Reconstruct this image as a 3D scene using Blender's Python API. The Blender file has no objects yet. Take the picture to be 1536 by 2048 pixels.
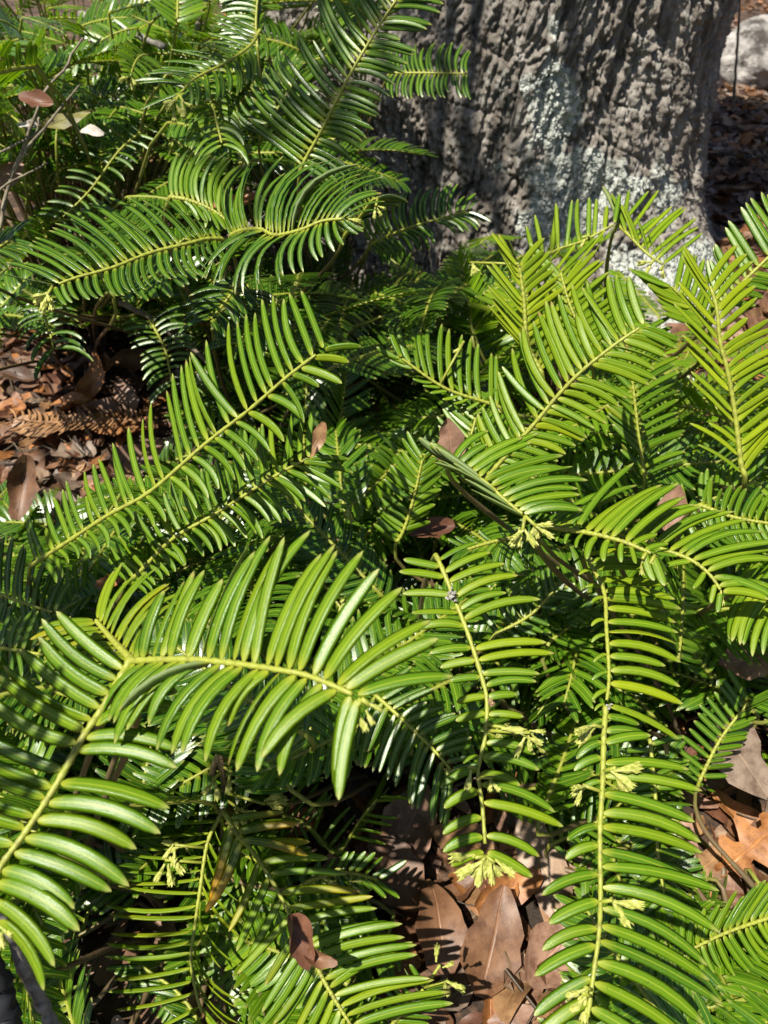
import bpy, math, random
import numpy as np
from mathutils import Vector, Matrix

random.seed(11)
rng = np.random.default_rng(11)
SC = bpy.context.scene
COL = SC.collection

# ------------------------------------------------------------------ camera
PITCH = math.radians(40.0)
CAM = np.array([0.0, 0.0, 0.62])
FPX = 1547.0
W0, H0 = 1536.0, 2048.0
VR = np.array([1.0, 0.0, 0.0])
VF = np.array([0.0, math.cos(PITCH), -math.sin(PITCH)])
VU = np.array([0.0, math.sin(PITCH), math.cos(PITCH)])
cd = bpy.data.cameras.new('camera')
cd.sensor_fit = 'VERTICAL'
cd.sensor_height = 36.0
cd.sensor_width = 27.0
cd.lens = 36.0 * FPX / H0
cd.clip_start = 0.01
cd.clip_end = 400.0
cd.dof.use_dof = True
cd.dof.focus_distance = 0.45
cd.dof.aperture_fstop = cd.lens / 1.6
cam = bpy.data.objects.new('camera', cd)
cam.location = CAM
cam.rotation_euler = (math.pi / 2 - PITCH, 0, 0)
COL.objects.link(cam)
SC.camera = cam

# ------------------------------------------------------------------ light
SUN = np.array([-0.32, -0.32, 0.89]); SUN /= np.linalg.norm(SUN)
elev = math.asin(SUN[2]); azim = math.atan2(SUN[0], SUN[1])
w = bpy.data.worlds.new('World'); SC.world = w; w.use_nodes = True
nt = w.node_tree
bg = nt.nodes['Background']
sky = nt.nodes.new('ShaderNodeTexSky')
sky.sky_type = 'NISHITA'; sky.sun_disc = False
sky.sun_elevation = elev; sky.sun_rotation = azim
nt.links.new(sky.outputs[0], bg.inputs[0])
bg.inputs[1].default_value = 0.05
sd = bpy.data.lights.new('sun', 'SUN'); sd.energy = 5.0; sd.angle = math.radians(0.53)
sd.color = (1.0, 0.94, 0.83)
so = bpy.data.objects.new('sun', sd); COL.objects.link(so)
so.rotation_euler = Vector(SUN).to_track_quat('Z', 'Y').to_euler()
so.location = (-2, -1.5, 5)
SC.view_settings.view_transform = 'Standard'
SC.view_settings.look = 'None'
SC.view_settings.exposure = 0.82
SC.view_settings.gamma = 1.0
SC.cycles.use_denoising = True
SC.cycles.max_bounces = 8
SC.cycles.transmission_bounces = 6
SC.cycles.sample_clamp_indirect = 6.0

# ------------------------------------------------------------------ helpers
def P(px, py, d):
    return CAM + d * ((px - W0 / 2) / FPX * VR + (H0 / 2 - py) / FPX * VU + VF)

def project(pts):
    q = np.atleast_2d(pts) - CAM
    d = q @ VF
    dd = np.where(np.abs(d) < 1e-4, 1e-4, d)
    return W0 / 2 + FPX * (q @ VR) / dd, H0 / 2 - FPX * (q @ VU) / dd, d

def ground_d(py, z=0.0):
    v = (H0 / 2 - py) / FPX
    return (CAM[2] - z) / (math.sin(PITCH) - v * math.cos(PITCH))

def norm(v):
    v = np.asarray(v, float)
    n = np.linalg.norm(v)
    return v / n if n > 1e-9 else v

_h = np.random.default_rng(5).random(8192)
def _hash(i, j, k):
    return _h[(i * 374761 + j * 668265 + k * 1274126 + ((i * 7919) ^ (j * 104729) ^ (k * 1299709))) % 8192]
def noise3(x, y, z):
    xi, yi, zi = np.floor(x).astype(np.int64), np.floor(y).astype(np.int64), np.floor(z).astype(np.int64)
    fx, fy, fz = x - xi, y - yi, z - zi
    fx = fx * fx * (3 - 2 * fx); fy = fy * fy * (3 - 2 * fy); fz = fz * fz * (3 - 2 * fz)
    def l(a, b, t): return a + (b - a) * t
    r = l(l(l(_hash(xi, yi, zi), _hash(xi + 1, yi, zi), fx), l(_hash(xi, yi + 1, zi), _hash(xi + 1, yi + 1, zi), fx), fy),
          l(l(_hash(xi, yi, zi + 1), _hash(xi + 1, yi, zi + 1), fx), l(_hash(xi, yi + 1, zi + 1), _hash(xi + 1, yi + 1, zi + 1), fx), fy), fz)
    return r * 2 - 1
def sstep(a, b, x):
    t = np.clip((x - a) / (b - a), 0, 1)
    return t * t * (3 - 2 * t)

def link(name, data, parent=None, mat=None, smooth=False):
    o = bpy.data.objects.new(name, data)
    COL.objects.link(o)
    if parent is not None: o.parent = parent
    return o

def mesh_from(name, verts, faces, mats=(), smooth=True, uv=None, midx=None, attrs=None):
    me = bpy.data.meshes.new(name)
    verts = np.asarray(verts, np.float32)
    if isinstance(faces, np.ndarray):
        nf, k = faces.shape
        me.vertices.add(len(verts)); me.vertices.foreach_set('co', verts.ravel())
        me.loops.add(nf * k); me.loops.foreach_set('vertex_index', faces.astype(np.int32).ravel())
        me.polygons.add(nf)
        me.polygons.foreach_set('loop_start', (np.arange(nf) * k).astype(np.int32))
        me.polygons.foreach_set('loop_total', np.full(nf, k, np.int32))
    else:
        me.from_pydata(verts.tolist(), [], faces)
    for m in mats: me.materials.append(m)
    if uv is not None:
        l = me.uv_layers.new(name='UVMap')
        l.data.foreach_set('uv', np.asarray(uv, np.float32).ravel())
    if midx is not None:
        me.polygons.foreach_set('material_index', np.asarray(midx, np.int32))
    if attrs:
        for n, (kind, arr) in attrs.items():
            a = me.attributes.new(n, kind, 'POINT')
            a.data.foreach_set('color' if kind == 'FLOAT_COLOR' else 'value', np.asarray(arr, np.float32).ravel())
    me.polygons.foreach_set('use_smooth', np.full(len(me.polygons), smooth))
    me.update(); me.validate()
    return me

def tag(o, label, cat=None, group=None, kind=None):
    if label: o['label'] = label
    if cat: o['category'] = cat
    if group: o['group'] = group
    if kind: o['kind'] = kind
    return o

def empty(name, loc):
    o = bpy.data.objects.new(name, None); COL.objects.link(o)
    o.location = loc; o.empty_display_size = 0.02
    return o

# ------------------------------------------------------------------ materials
def newmat(name):
    m = bpy.data.materials.new(name); m.use_nodes = True
    t = m.node_tree; t.nodes.clear()
    out = t.nodes.new('ShaderNodeOutputMaterial')
    return m, t, out
class NT:
    def __init__(s, t): s.t = t
    def n(s, typ, **kw):
        x = s.t.nodes.new(typ)
        for k, v in kw.items(): setattr(x, k, v)
        return x
    def l(s, a, b): s.t.links.new(a, b)
    def val(s, sock, v):
        if hasattr(v, 'links'): s.l(v, sock)
        else: sock.default_value = v
    def math(s, op, a, b=0.0, clamp=False):
        x = s.n('ShaderNodeMath', operation=op); x.use_clamp = clamp
        s.val(x.inputs[0], a); s.val(x.inputs[1], b); return x.outputs[0]
    def mix(s, f, a, b, blend='MIX'):
        x = s.n('ShaderNodeMix', data_type='RGBA', blend_type=blend)
        s.val(x.inputs[0], f)
        s.val(x.inputs[6], a if hasattr(a, 'links') else (*a, 1)); s.val(x.inputs[7], b if hasattr(b, 'links') else (*b, 1))
        return x.outputs[2]
    def ramp(s, f, stops, interp='LINEAR'):
        x = s.n('ShaderNodeValToRGB'); x.color_ramp.interpolation = interp
        e = x.color_ramp.elements
        while len(e) < len(stops): e.new(0.5)
        for el, (p, c) in zip(e, stops): el.position = p; el.color = (*c, 1) if len(c) == 3 else c
        s.val(x.inputs[0], f); return x.outputs[0]
    def noise(s, vec, scale, detail=3, rough=0.55):
        x = s.n('ShaderNodeTexNoise'); x.inputs['Scale'].default_value = scale
        x.inputs['Detail'].default_value = detail; x.inputs['Roughness'].default_value = rough
        if vec is not None: s.l(vec, x.inputs['Vector'])
        return x.outputs['Fac']

def needle_mat(name, under=False):
    m, t, out = newmat(name); g = NT(t)
    uv = g.n('ShaderNodeUVMap', uv_map='UVMap')
    sp = g.n('ShaderNodeSeparateXYZ'); g.l(uv.outputs[0], sp.inputs[0])
    u, v = sp.outputs[0], sp.outputs[1]
    oi = g.n('ShaderNodeObjectInfo')
    sc = g.n('ShaderNodeSeparateColor'); g.l(oi.outputs['Color'], sc.inputs[0])
    at = g.n('ShaderNodeAttribute', attribute_name='tint')
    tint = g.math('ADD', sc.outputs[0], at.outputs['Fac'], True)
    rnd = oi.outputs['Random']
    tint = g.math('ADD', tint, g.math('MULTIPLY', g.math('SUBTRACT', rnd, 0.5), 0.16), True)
    tc = g.n('ShaderNodeTexCoord')
    geo = g.n('ShaderNodeNewGeometry')
    if under:
        base = g.ramp(tint, [(0.0, (0.075, 0.13, 0.04)), (0.5, (0.13, 0.20, 0.045)), (1.0, (0.23, 0.28, 0.05))])
        band = g.math('ABSOLUTE', g.math('SUBTRACT', v, 0.5))
        bandm = g.ramp(band, [(0.05, (0, 0, 0)), (0.12, (1, 1, 1)), (0.34, (1, 1, 1)), (0.42, (0, 0, 0))])
        base = g.mix(g.math('MULTIPLY', bandm, 0.45), base, (0.27, 0.34, 0.17))
    else:
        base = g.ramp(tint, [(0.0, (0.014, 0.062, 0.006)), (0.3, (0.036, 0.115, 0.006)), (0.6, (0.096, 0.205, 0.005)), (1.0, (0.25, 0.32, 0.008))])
        mid = g.math('ABSOLUTE', g.math('SUBTRACT', v, 0.5))
        midm = g.ramp(mid, [(0.025, (1, 1, 1)), (0.075, (0, 0, 0))])
        base = g.mix(g.math('MULTIPLY', midm, 0.7), base, (0.30, 0.38, 0.03))
    nz = g.noise(geo.outputs['Position'], 160.0, 3)
    base = g.mix(g.ramp(nz, [(0.35, (0, 0, 0)), (0.75, (0.45, 0.45, 0.45))]), base, g.mix(0.5, base, (0.14, 0.19, 0.015)))
    # yellow leaf base, pale tip, yellowing
    basem = g.ramp(u, [(0.0, (0.8, 0.8, 0.8)), (0.04, (0.5, 0.5, 0.5)), (0.13, (0, 0, 0))])
    base = g.mix(basem, base, (0.36, 0.38, 0.035))
    tipm = g.ramp(u, [(0.90, (0, 0, 0)), (0.985, (0.75, 0.75, 0.75))])
    base = g.mix(tipm, base, (0.36, 0.36, 0.10))
    yel = g.math('MULTIPLY', sc.outputs[1], g.ramp(g.math('ADD', u, g.math('MULTIPLY', nz, 0.4)), [(0.45, (0.1, 0.1, 0.1)), (0.95, (1, 1, 1))]), True)
    base = g.mix(yel, base, (0.50, 0.30, 0.008))
    # some needles have browned tips, and all carry a few pale and dark specks
    old = g.ramp(rnd, [(0.86, (0, 0, 0)), (0.97, (1, 1, 1))])
    brn = g.math('MULTIPLY', old, g.ramp(g.math('ADD', u, g.math('MULTIPLY', g.math('SUBTRACT', nz, 0.5), 0.15)), [(0.93, (0, 0, 0)), (0.98, (0.8, 0.8, 0.8))]))
    base = g.mix(brn, base, (0.25, 0.17, 0.045))
    spk = g.noise(geo.outputs['Position'], 620.0, 2, 0.5)
    base = g.mix(g.ramp(spk, [(0.69, (0, 0, 0)), (0.76, (0.55, 0.55, 0.55))]), base, (0.30, 0.34, 0.16))
    base = g.mix(g.ramp(spk, [(0.25, (0.5, 0.5, 0.5)), (0.31, (0, 0, 0))]), base, (0.03, 0.05, 0.008))
    # fine lengthwise wax streaks
    cv = g.n('ShaderNodeCombineXYZ')
    g.l(g.math('MULTIPLY', u, 14.0), cv.inputs[0]); g.l(g.math('MULTIPLY', v, 16.0), cv.inputs[1])
    g.l(g.math('MULTIPLY', rnd, 50.0), cv.inputs[2])
    st = g.noise(cv.outputs[0], 1.0, 4, 0.7)
    sp2 = g.noise(geo.outputs['Position'], 1400.0, 2)
    bs = g.n('ShaderNodeBsdfPrincipled')
    g.l(base, bs.inputs['Base Color'])
    ro = g.math('ADD', g.math('MULTIPLY', st, 0.16), g.math('ADD', g.math('MULTIPLY', tint, 0.17), 0.13) if not under else 0.40)
    g.l(ro, bs.inputs['Roughness'])
    g.val(bs.inputs['Specular IOR Level'], 0.3 if under else g.math('SUBTRACT', 0.74, g.math('MULTIPLY', tint, 0.62)))
    bmp = g.n('ShaderNodeBump'); bmp.inputs['Strength'].default_value = 0.30; bmp.inputs['Distance'].default_value = 0.0003
    g.l(g.math('ADD', st, g.math('MULTIPLY', sp2, 0.5)), bmp.inputs['Height']); g.l(bmp.outputs[0], bs.inputs['Normal'])
    tr = g.n('ShaderNodeBsdfTranslucent')
    g.l(g.mix(1.0, base, (2.3, 2.2, 0.6), 'MULTIPLY'), tr.inputs[0])
    mx = g.n('ShaderNodeMixShader'); mx.inputs[0].default_value = 0.27
    g.l(bs.outputs[0], mx.inputs[1]); g.l(tr.outputs[0], mx.inputs[2])
    g.l(mx.outputs[0], out.inputs[0])
    return m
M_TOP = needle_mat('needle_upper')
M_UND = needle_mat('needle_lower', True)

def stem_mat():
    m, t, out = newmat('stem'); g = NT(t)
    at = g.n('ShaderNodeAttribute', attribute_name='age')
    geo = g.n('ShaderNodeNewGeometry')
    nz = g.noise(geo.outputs['Position'], 260.0, 4, 0.6)
    a = g.math('ADD', at.outputs['Fac'], g.math('MULTIPLY', g.math('SUBTRACT', nz, 0.5), 0.25), True)
    c = g.ramp(a, [(0.0, (0.27, 0.30, 0.035)), (0.35, (0.17, 0.20, 0.03)), (0.6, (0.13, 0.085, 0.04)), (1.0, (0.11, 0.08, 0.055))])
    c = g.mix(g.ramp(nz, [(0.5, (0, 0, 0)), (0.72, (0.7, 0.7, 0.7))]), c, (0.15, 0.12, 0.035))
    bs = g.n('ShaderNodeBsdfPrincipled'); g.l(c, bs.inputs['Base Color']); bs.inputs['Roughness'].default_value = 0.5
    b = g.n('ShaderNodeBump'); b.inputs['Strength'].default_value = 0.5; b.inputs['Distance'].default_value = 0.0006
    g.l(nz, b.inputs['Height']); g.l(b.outputs[0], bs.inputs['Normal'])
    g.l(bs.outputs[0], out.inputs[0]); return m
M_STEM = stem_mat()

def cone_mat():
    m, t, out = newmat('pollen_cone'); g = NT(t)
    geo = g.n('ShaderNodeNewGeometry')
    nz = g.noise(geo.outputs['Position'], 420.0, 3)
    c = g.ramp(nz, [(0.3, (0.28, 0.33, 0.05)), (0.52, (0.48, 0.50, 0.11)), (0.75, (0.68, 0.66, 0.28))])
    bs = g.n('ShaderNodeBsdfPrincipled'); g.l(c, bs.inputs['Base Color']); bs.inputs['Roughness'].default_value = 0.6
    tr = g.n('ShaderNodeBsdfTranslucent'); g.l(c, tr.inputs[0])
    b = g.n('ShaderNodeBump'); b.inputs['Strength'].default_value = 0.6; b.inputs['Distance'].default_value = 0.0008
    g.l(nz, b.inputs['Height']); g.l(b.outputs[0], bs.inputs['Normal'])
    mx = g.n('ShaderNodeMixShader'); mx.inputs[0].default_value = 0.25
    g.l(bs.outputs[0], mx.inputs[1]); g.l(tr.outputs[0], mx.inputs[2]); g.l(mx.outputs[0], out.inputs[0]); return m
M_CONE = cone_mat()

def dead_mat(name, attr=False):
    m, t, out = newmat(name); g = NT(t)
    if attr:
        a = g.n('ShaderNodeAttribute', attribute_name='leafcol'); col = a.outputs['Color']
    else:
        oi = g.n('ShaderNodeObjectInfo'); col = oi.outputs['Color']
    uv = g.n('ShaderNodeUVMap', uv_map='UVMap')
    sp = g.n('ShaderNodeSeparateXYZ'); g.l(uv.outputs[0], sp.inputs[0]); u, v = sp.outputs[0], sp.outputs[1]
    geo = g.n('ShaderNodeNewGeometry')
    nz = g.noise(geo.outputs['Position'], 70.0, 6, 0.68)
    nf = g.noise(geo.outputs['Position'], 420.0, 3, 0.6)
    c = g.mix(g.ramp(nz, [(0.36, (0.9, 0.9, 0.9)), (0.60, (0, 0, 0))]), col, g.mix(1.0, col, (0.40, 0.32, 0.28), 'MULTIPLY'))
    c = g.mix(g.ramp(nf, [(0.55, (0, 0, 0)), (0.8, (0.35, 0.35, 0.35))]), c, g.mix(1.0, col, (1.5, 1.4, 1.3), 'MULTIPLY'))
    av = g.math('ABSOLUTE', g.math('SUBTRACT', v, 0.5))
    rib = g.ramp(av, [(0.012, (1, 1, 1)), (0.035, (0, 0, 0))])
    # side veins: slanted lines
    wv = g.math('SUBTRACT', g.math('MULTIPLY', u, 11.0), g.math('MULTIPLY', av, 7.0))
    fr = g.math('ABSOLUTE', g.math('SUBTRACT', g.math('FRACT', wv), 0.5))
    vein = g.math('MULTIPLY', g.ramp(fr, [(0.0, (1, 1, 1)), (0.10, (0, 0, 0))]), 0.08)
    vm = g.math('MAXIMUM', rib, vein)
    c = g.mix(g.math('MULTIPLY', vm, 0.35), c, g.mix(1.0, col, (1.6, 1.5, 1.35), 'MULTIPLY'))
    bs = g.n('ShaderNodeBsdfPrincipled'); g.l(c, bs.inputs['Base Color'])
    bs.inputs['Roughness'].default_value = 0.5
    b = g.n('ShaderNodeBump'); b.inputs['Strength'].default_value = 0.5; b.inputs['Distance'].default_value = 0.0008
    g.l(g.math('ADD', vm, nz), b.inputs['Height']); g.l(b.outputs[0], bs.inputs['Normal'])
    tr = g.n('ShaderNodeBsdfTranslucent'); g.l(c, tr.inputs[0])
    mx = g.n('ShaderNodeMixShader'); mx.inputs[0].default_value = 0.15
    g.l(bs.outputs[0], mx.inputs[1]); g.l(tr.outputs[0], mx.inputs[2]); g.l(mx.outputs[0], out.inputs[0]); return m
M_DEAD = dead_mat('dead_leaf')
M_LIT = dead_mat('dead_leaf_litter', True)

def bark_mat():
    m, t, out = newmat('bark'); g = NT(t)
    geo = g.n('ShaderNodeNewGeometry')
    mp = g.n('ShaderNodeMapping'); mp.inputs['Scale'].default_value = (1, 1, 0.22)
    g.l(geo.outputs['Position'], mp.inputs[0])
    n1 = g.noise(mp.outputs[0], 60.0, 9, 0.72)
    n2 = g.noise(geo.outputs['Position'], 220.0, 4, 0.65)
    n3 = g.noise(geo.outputs['Position'], 14.0, 4, 0.6)
    c = g.ramp(n1, [(0.28, (0.050, 0.041, 0.033)), (0.44, (0.155, 0.134, 0.112)), (0.57, (0.265, 0.24, 0.21)), (0.72, (0.42, 0.40, 0.365))])
    c = g.mix(g.ramp(n3, [(0.4, (0, 0, 0)), (0.7, (0.6, 0.6, 0.6))]), c, g.mix(1.0, c, (1.45, 1.45, 1.48), 'MULTIPLY'))
    la = g.n('ShaderNodeAttribute', attribute_name='lichen')
    lf = g.math('MULTIPLY', la.outputs['Fac'], g.ramp(n2, [(0.32, (0, 0, 0)), (0.5, (1, 1, 1))]), True)
    c = g.mix(lf, c, g.ramp(n1, [(0.3, (0.38, 0.41, 0.37)), (0.7, (0.60, 0.63, 0.58))]))
    bs = g.n('ShaderNodeBsdfPrincipled'); g.l(c, bs.inputs['Base Color']); bs.inputs['Roughness'].default_value = 0.85
    bs.inputs['Specular IOR Level'].default_value = 0.25
    b = g.n('ShaderNodeBump'); b.inputs['Strength'].default_value = 1.0; b.inputs['Distance'].default_value = 0.005
    g.l(g.math('ADD', n1, g.math('MULTIPLY', n2, 0.6)), b.inputs['Height']); g.l(b.outputs[0], bs.inputs['Normal'])
    g.l(bs.outputs[0], out.inputs[0]); return m
M_BARK = bark_mat()

def simple_mat(name, c1, c2, scale, rough=0.8, bump=0.5, dist=0.002, stops=(0.35, 0.65)):
    m, t, out = newmat(name); g = NT(t)
    geo = g.n('ShaderNodeNewGeometry')
    nz = g.noise(geo.outputs['Position'], scale, 6, 0.62)
    c = g.ramp(nz, [(stops[0], c1), (stops[1], c2)])
    bs = g.n('ShaderNodeBsdfPrincipled'); g.l(c, bs.inputs['Base Color']); bs.inputs['Roughness'].default_value = rough
    b = g.n('ShaderNodeBump'); b.inputs['Strength'].default_value = bump; b.inputs['Distance'].default_value = dist
    g.l(nz, b.inputs['Height']); g.l(b.outputs[0], bs.inputs['Normal'])
    g.l(bs.outputs[0], out.inputs[0]); return m
M_LICHEN = simple_mat('lichen', (0.26, 0.28, 0.25), (0.60, 0.62, 0.57), 120, 0.9)
M_TWIG = simple_mat('twig', (0.10, 0.08, 0.05), (0.26, 0.22, 0.16), 130, 0.8, 0.6, 0.001)
M_STICK = simple_mat('grey_stick', (0.10, 0.09, 0.075), (0.30, 0.28, 0.25), 160, 0.85, 0.7, 0.001)
M_ROD = simple_mat('dark_rod', (0.006, 0.007, 0.010), (0.012, 0.014, 0.019), 60, 0.75, 0.1, 0.0005)
M_ROCK = simple_mat('boulder', (0.06, 0.052, 0.045), (0.40, 0.375, 0.35), 16, 0.9, 1.0, 0.03, (0.38, 0.6))
M_CRUMB = simple_mat('grey_crumb', (0.16, 0.15, 0.12), (0.40, 0.38, 0.34), 500, 0.9, 0.6, 0.0006)

def ground_mat():
    m, t, out = newmat('ground'); g = NT(t)
    geo = g.n('ShaderNodeNewGeometry')
    n1 = g.noise(geo.outputs['Position'], 5.0, 6, 0.6)
    n2 = g.noise(geo.outputs['Position'], 90.0, 5, 0.65)
    vo = g.n('ShaderNodeTexVoronoi'); vo.inputs['Scale'].default_value = 28.0; g.l(geo.outputs['Position'], vo.inputs['Vector'])
    sc = g.n('ShaderNodeSeparateColor'); g.l(vo.outputs['Color'], sc.inputs[0])
    leaf = g.ramp(sc.outputs[0], [(0.0, (0.035, 0.024, 0.016)), (0.4, (0.10, 0.055, 0.03)), (0.75, (0.20, 0.11, 0.06)), (1.0, (0.28, 0.19, 0.12))])
    c = g.mix(g.ramp(n2, [(0.35, (0, 0, 0)), (0.6, (1, 1, 1))]), (0.022, 0.016, 0.011), leaf)
    c = g.mix(g.ramp(n1, [(0.35, (0.5, 0.5, 0.5)), (0.65, (0, 0, 0))]), c, g.mix(1.0, c, (0.6, 0.55, 0.5), 'MULTIPLY'))
    bs = g.n('ShaderNodeBsdfPrincipled'); g.l(c, bs.inputs['Base Color']); bs.inputs['Roughness'].default_value = 0.9
    b = g.n('ShaderNodeBump'); b.inputs['Strength'].default_value = 0.8; b.inputs['Distance'].default_value = 0.01
    g.l(g.math('ADD', n2, vo.outputs['Distance']), b.inputs['Height']); g.l(b.outputs[0], bs.inputs['Normal'])
    g.l(bs.outputs[0], out.inputs[0]); return m
M_GROUND = ground_mat()

# ------------------------------------------------------------------ ground
def gz(x, y):
    x = np.asarray(x, float); y = np.asarray(y, float)
    return 0.012 * noise3(x * 6, y * 6, x * 0 + 3.3) + 0.03 * noise3(x * 0.8, y * 0.8, x * 0 + 9.1) * np.clip(np.hypot(x, y - 0.8) - 1.0, 0, 1) - 0.006
gx = np.concatenate([-np.geomspace(1.6, 150, 26)[::-1], np.linspace(-1.55, 1.95, 140), np.geomspace(2.0, 150, 26)])
gy = np.concatenate([-np.geomspace(0.6, 150, 24)[::-1], np.linspace(-0.55, 2.6, 130), np.geomspace(2.65, 150, 36)])
GX, GY = np.meshgrid(gx, gy)
gv = np.stack([GX, GY, gz(GX, GY)], -1).reshape(-1, 3)
nx = len(gx)
ii, jj = np.meshgrid(np.arange(nx - 1), np.arange(len(gy) - 1))
a = (jj * nx + ii).ravel()
gf = np.stack([a, a + 1, a + nx + 1, a + nx], 1)
tag(link('ground', mesh_from('ground', gv, gf, [M_GROUND])), None, kind='structure')

# ------------------------------------------------------------------ tree
TC = np.array([0.198, 1.73])
def build_tree():
    th = np.concatenate([np.linspace(-1.5, 1.5, 800, endpoint=False), np.linspace(1.5, 2 * math.pi - 1.5, 110, endpoint=False)]) - math.pi / 2
    zz = np.concatenate([np.linspace(-0.06, 0.80, 400), np.linspace(0.81, 2.5, 90)])
    TH, Z = np.meshgrid(th, zz)
    cx, cy = np.cos(TH), np.sin(TH)
    r = 0.448 + 0.10 * np.exp(-np.clip(Z, 0, 9) / 0.10) - 0.012 * Z
    # root flare to the front right, fold in front
    def lobe(a0, wd): 
        dlt = (TH - a0 + math.pi) % (2 * math.pi) - math.pi
        return np.exp(-(dlt / wd) ** 2)
    r = r + 0.10 * lobe(-math.pi / 2 + 0.62, 0.30) * np.exp(-np.clip(Z, 0, 9) / 0.12)
    r = r + 0.035 * lobe(-math.pi / 2 + 0.05, 0.22) - 0.035 * lobe(-math.pi / 2 - 0.42, 0.20) + 0.02 * lobe(-math.pi / 2 - 0.85, 0.2)
    r = r + 0.02 * np.sin(TH * 5 + Z * 1.5)
    x0, y0 = cx * 0.44, cy * 0.44
    arc = (TH + math.pi / 2) * 0.44
    front = np.exp(-(arc / 0.5) ** 2)
    slope = 0.26 * np.exp(-((arc - 0.02) / 0.12) ** 2) - 0.20 * np.exp(-((arc + 0.24) / 0.11) ** 2)
    ua = arc - slope * (Z - 0.25)
    wob = 0.010 * noise3(x0 * 9, y0 * 9, Z * 5) + 0.006 * noise3(x0 * 40 + 7, y0 * 40, Z * 26)
    q = ua + wob
    # long broken plates, shaggy ridges, crumbly grain
    zero = y0 * 0
    brk = noise3(q * 9, zero + 5.5, Z * 7)
    c1 = np.abs(noise3(q * 24, zero + 1.7, Z * 2.6)); c2 = np.abs(noise3(q * 55 + 9, zero + 4.7, Z * 11))
    ch = np.abs(noise3(q * 16 + 4, zero + 9.2, Z * 20 + q * 12))
    c3 = 1 - np.abs(noise3(q * 85 + 3, zero + 7.7, Z * 24)); c4 = 1 - np.abs(noise3(q * 150 + 3, zero + 2.7, Z * 55))
    c5 = noise3(x0 * 95, y0 * 95, Z * 80); c6 = noise3(x0 * 210, y0 * 210, Z * 190)
    big = noise3(q * 11, zero + 3.1, Z * 4.5)
    def terr(n, k):
        t = n * k; fl = np.floor(t)
        return (fl + sstep(0.0, 0.12, t - fl)) / k
    t1 = terr(noise3(q * 58 + 2, zero + 6.1, Z * 11) + .35 * noise3(q * 150, zero + 2.1, Z * 50), 2)
    t2 = terr(noise3(q * 105 + 5, zero + 8.1, Z * 24) + .4 * noise3(q * 250, zero + 1.1, Z * 110), 2)
    h = 0.010 * sstep(0.0, 0.10, c1) * (0.7 + 0.6 * brk) + 0.006 * sstep(0.0, 0.12, c2) + 0.006 * sstep(0, .10, ch) * sstep(0.0, 0.5, brk + .3)
    h = h + 0.0070 * t1 + 0.0062 * t2 + 0.0050 * (c3 - .6) + 0.0052 * (c4 - .6) + 0.0022 * c5 + 0.0042 * c6 + 0.005 * big
    shelf = (ua * 7 + Z * 1.6 + 0.7 * noise3(q * 15, zero + 8, Z * 11)) % 1.0
    h = h + 0.009 * (shelf - 0.5)
    fadeback = np.where(np.abs(TH + math.pi / 2) < 1.48, 1, 0.6)
    r = r + (h - 0.03) * fadeback
    lean = 0.02 * Z
    X = TC[0] + cx * r + lean; Y = TC[1] + cy * r
    V = np.stack([X, Y, Z], -1)
    n = len(th); mz = len(zz)
    px, py, d = project(V.reshape(-1, 3))
    px = px.reshape(mz, n); py = py.reshape(mz, n)
    lich = np.zeros_like(px)
    for (ex, ey, rx, ry, s) in [(1105, 215, 50, 110, 1.0), (1150, 345, 85, 60, 1.0), (1215, 380, 90, 60, .95), (1130, 440, 110, 60, .9), (1055, 170, 30, 30, .6),
                                (1330, 400, 60, 90, .6), (1390, 560, 70, 90, .95), (1300, 540, 120, 60, .75), (1410, 800, 90, 110, 1.0), (1000, 330, 35, 60, .45),
                                (1320, 320, 30, 60, .5), (890, 420, 60, 60, .3), (1110, 60, 30, 50, .5), (960, 120, 50, 90, .3), (1385, 260, 30, 90, .35), (1370, 690, 80, 80, .9)]:
        lich = np.maximum(lich, s * np.exp(-(((px - ex) / rx) ** 2 + ((py - ey) / ry) ** 2) * 0.9))
    ln = noise3(X * 45, Y * 45, Z * 45) * 0.5 + noise3(X * 130, Y * 130, Z * 130) * 0.35
    L = sstep(0.40, 0.66, lich * 1.15 + 0.46 * ln) * (cy < 0.15)
    L = np.maximum(L, 0.5 * sstep(0.52, 0.7, 0.5 + 0.4 * ln) * (cy < 0.2) * 0.5)
    rows, cols = np.meshgrid(np.arange(mz - 1), np.arange(n), indexing='ij')
    a = rows * n + cols; b = rows * n + (cols + 1) % n
    F = np.stack([a, b, b + n, a + n], -1).reshape(-1, 4)
    root = empty('tree', (TC[0], TC[1], 0))
    tag(root, 'thick rough-barked tree trunk with pale lichen rising behind the yew shrubs', 'tree')
    me = mesh_from('trunk', V.reshape(-1, 3) - np.array([TC[0], TC[1], 0]), F, [M_BARK], attrs={'lichen': ('FLOAT', L.ravel())})
    link('trunk', me, root)
    # crusty lichen flakes on the bark
    Vd = V.reshape(-1, 3)
    cand = np.where((L.ravel() > 0.75) & (Z.ravel() > 0.0) & (Z.ravel() < 0.8))[0]
    pick = rng.choice(cand, min(3800, len(cand)), replace=False)
    vs, fs = [], []
    cen = np.array([TC[0], TC[1], 0])
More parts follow.
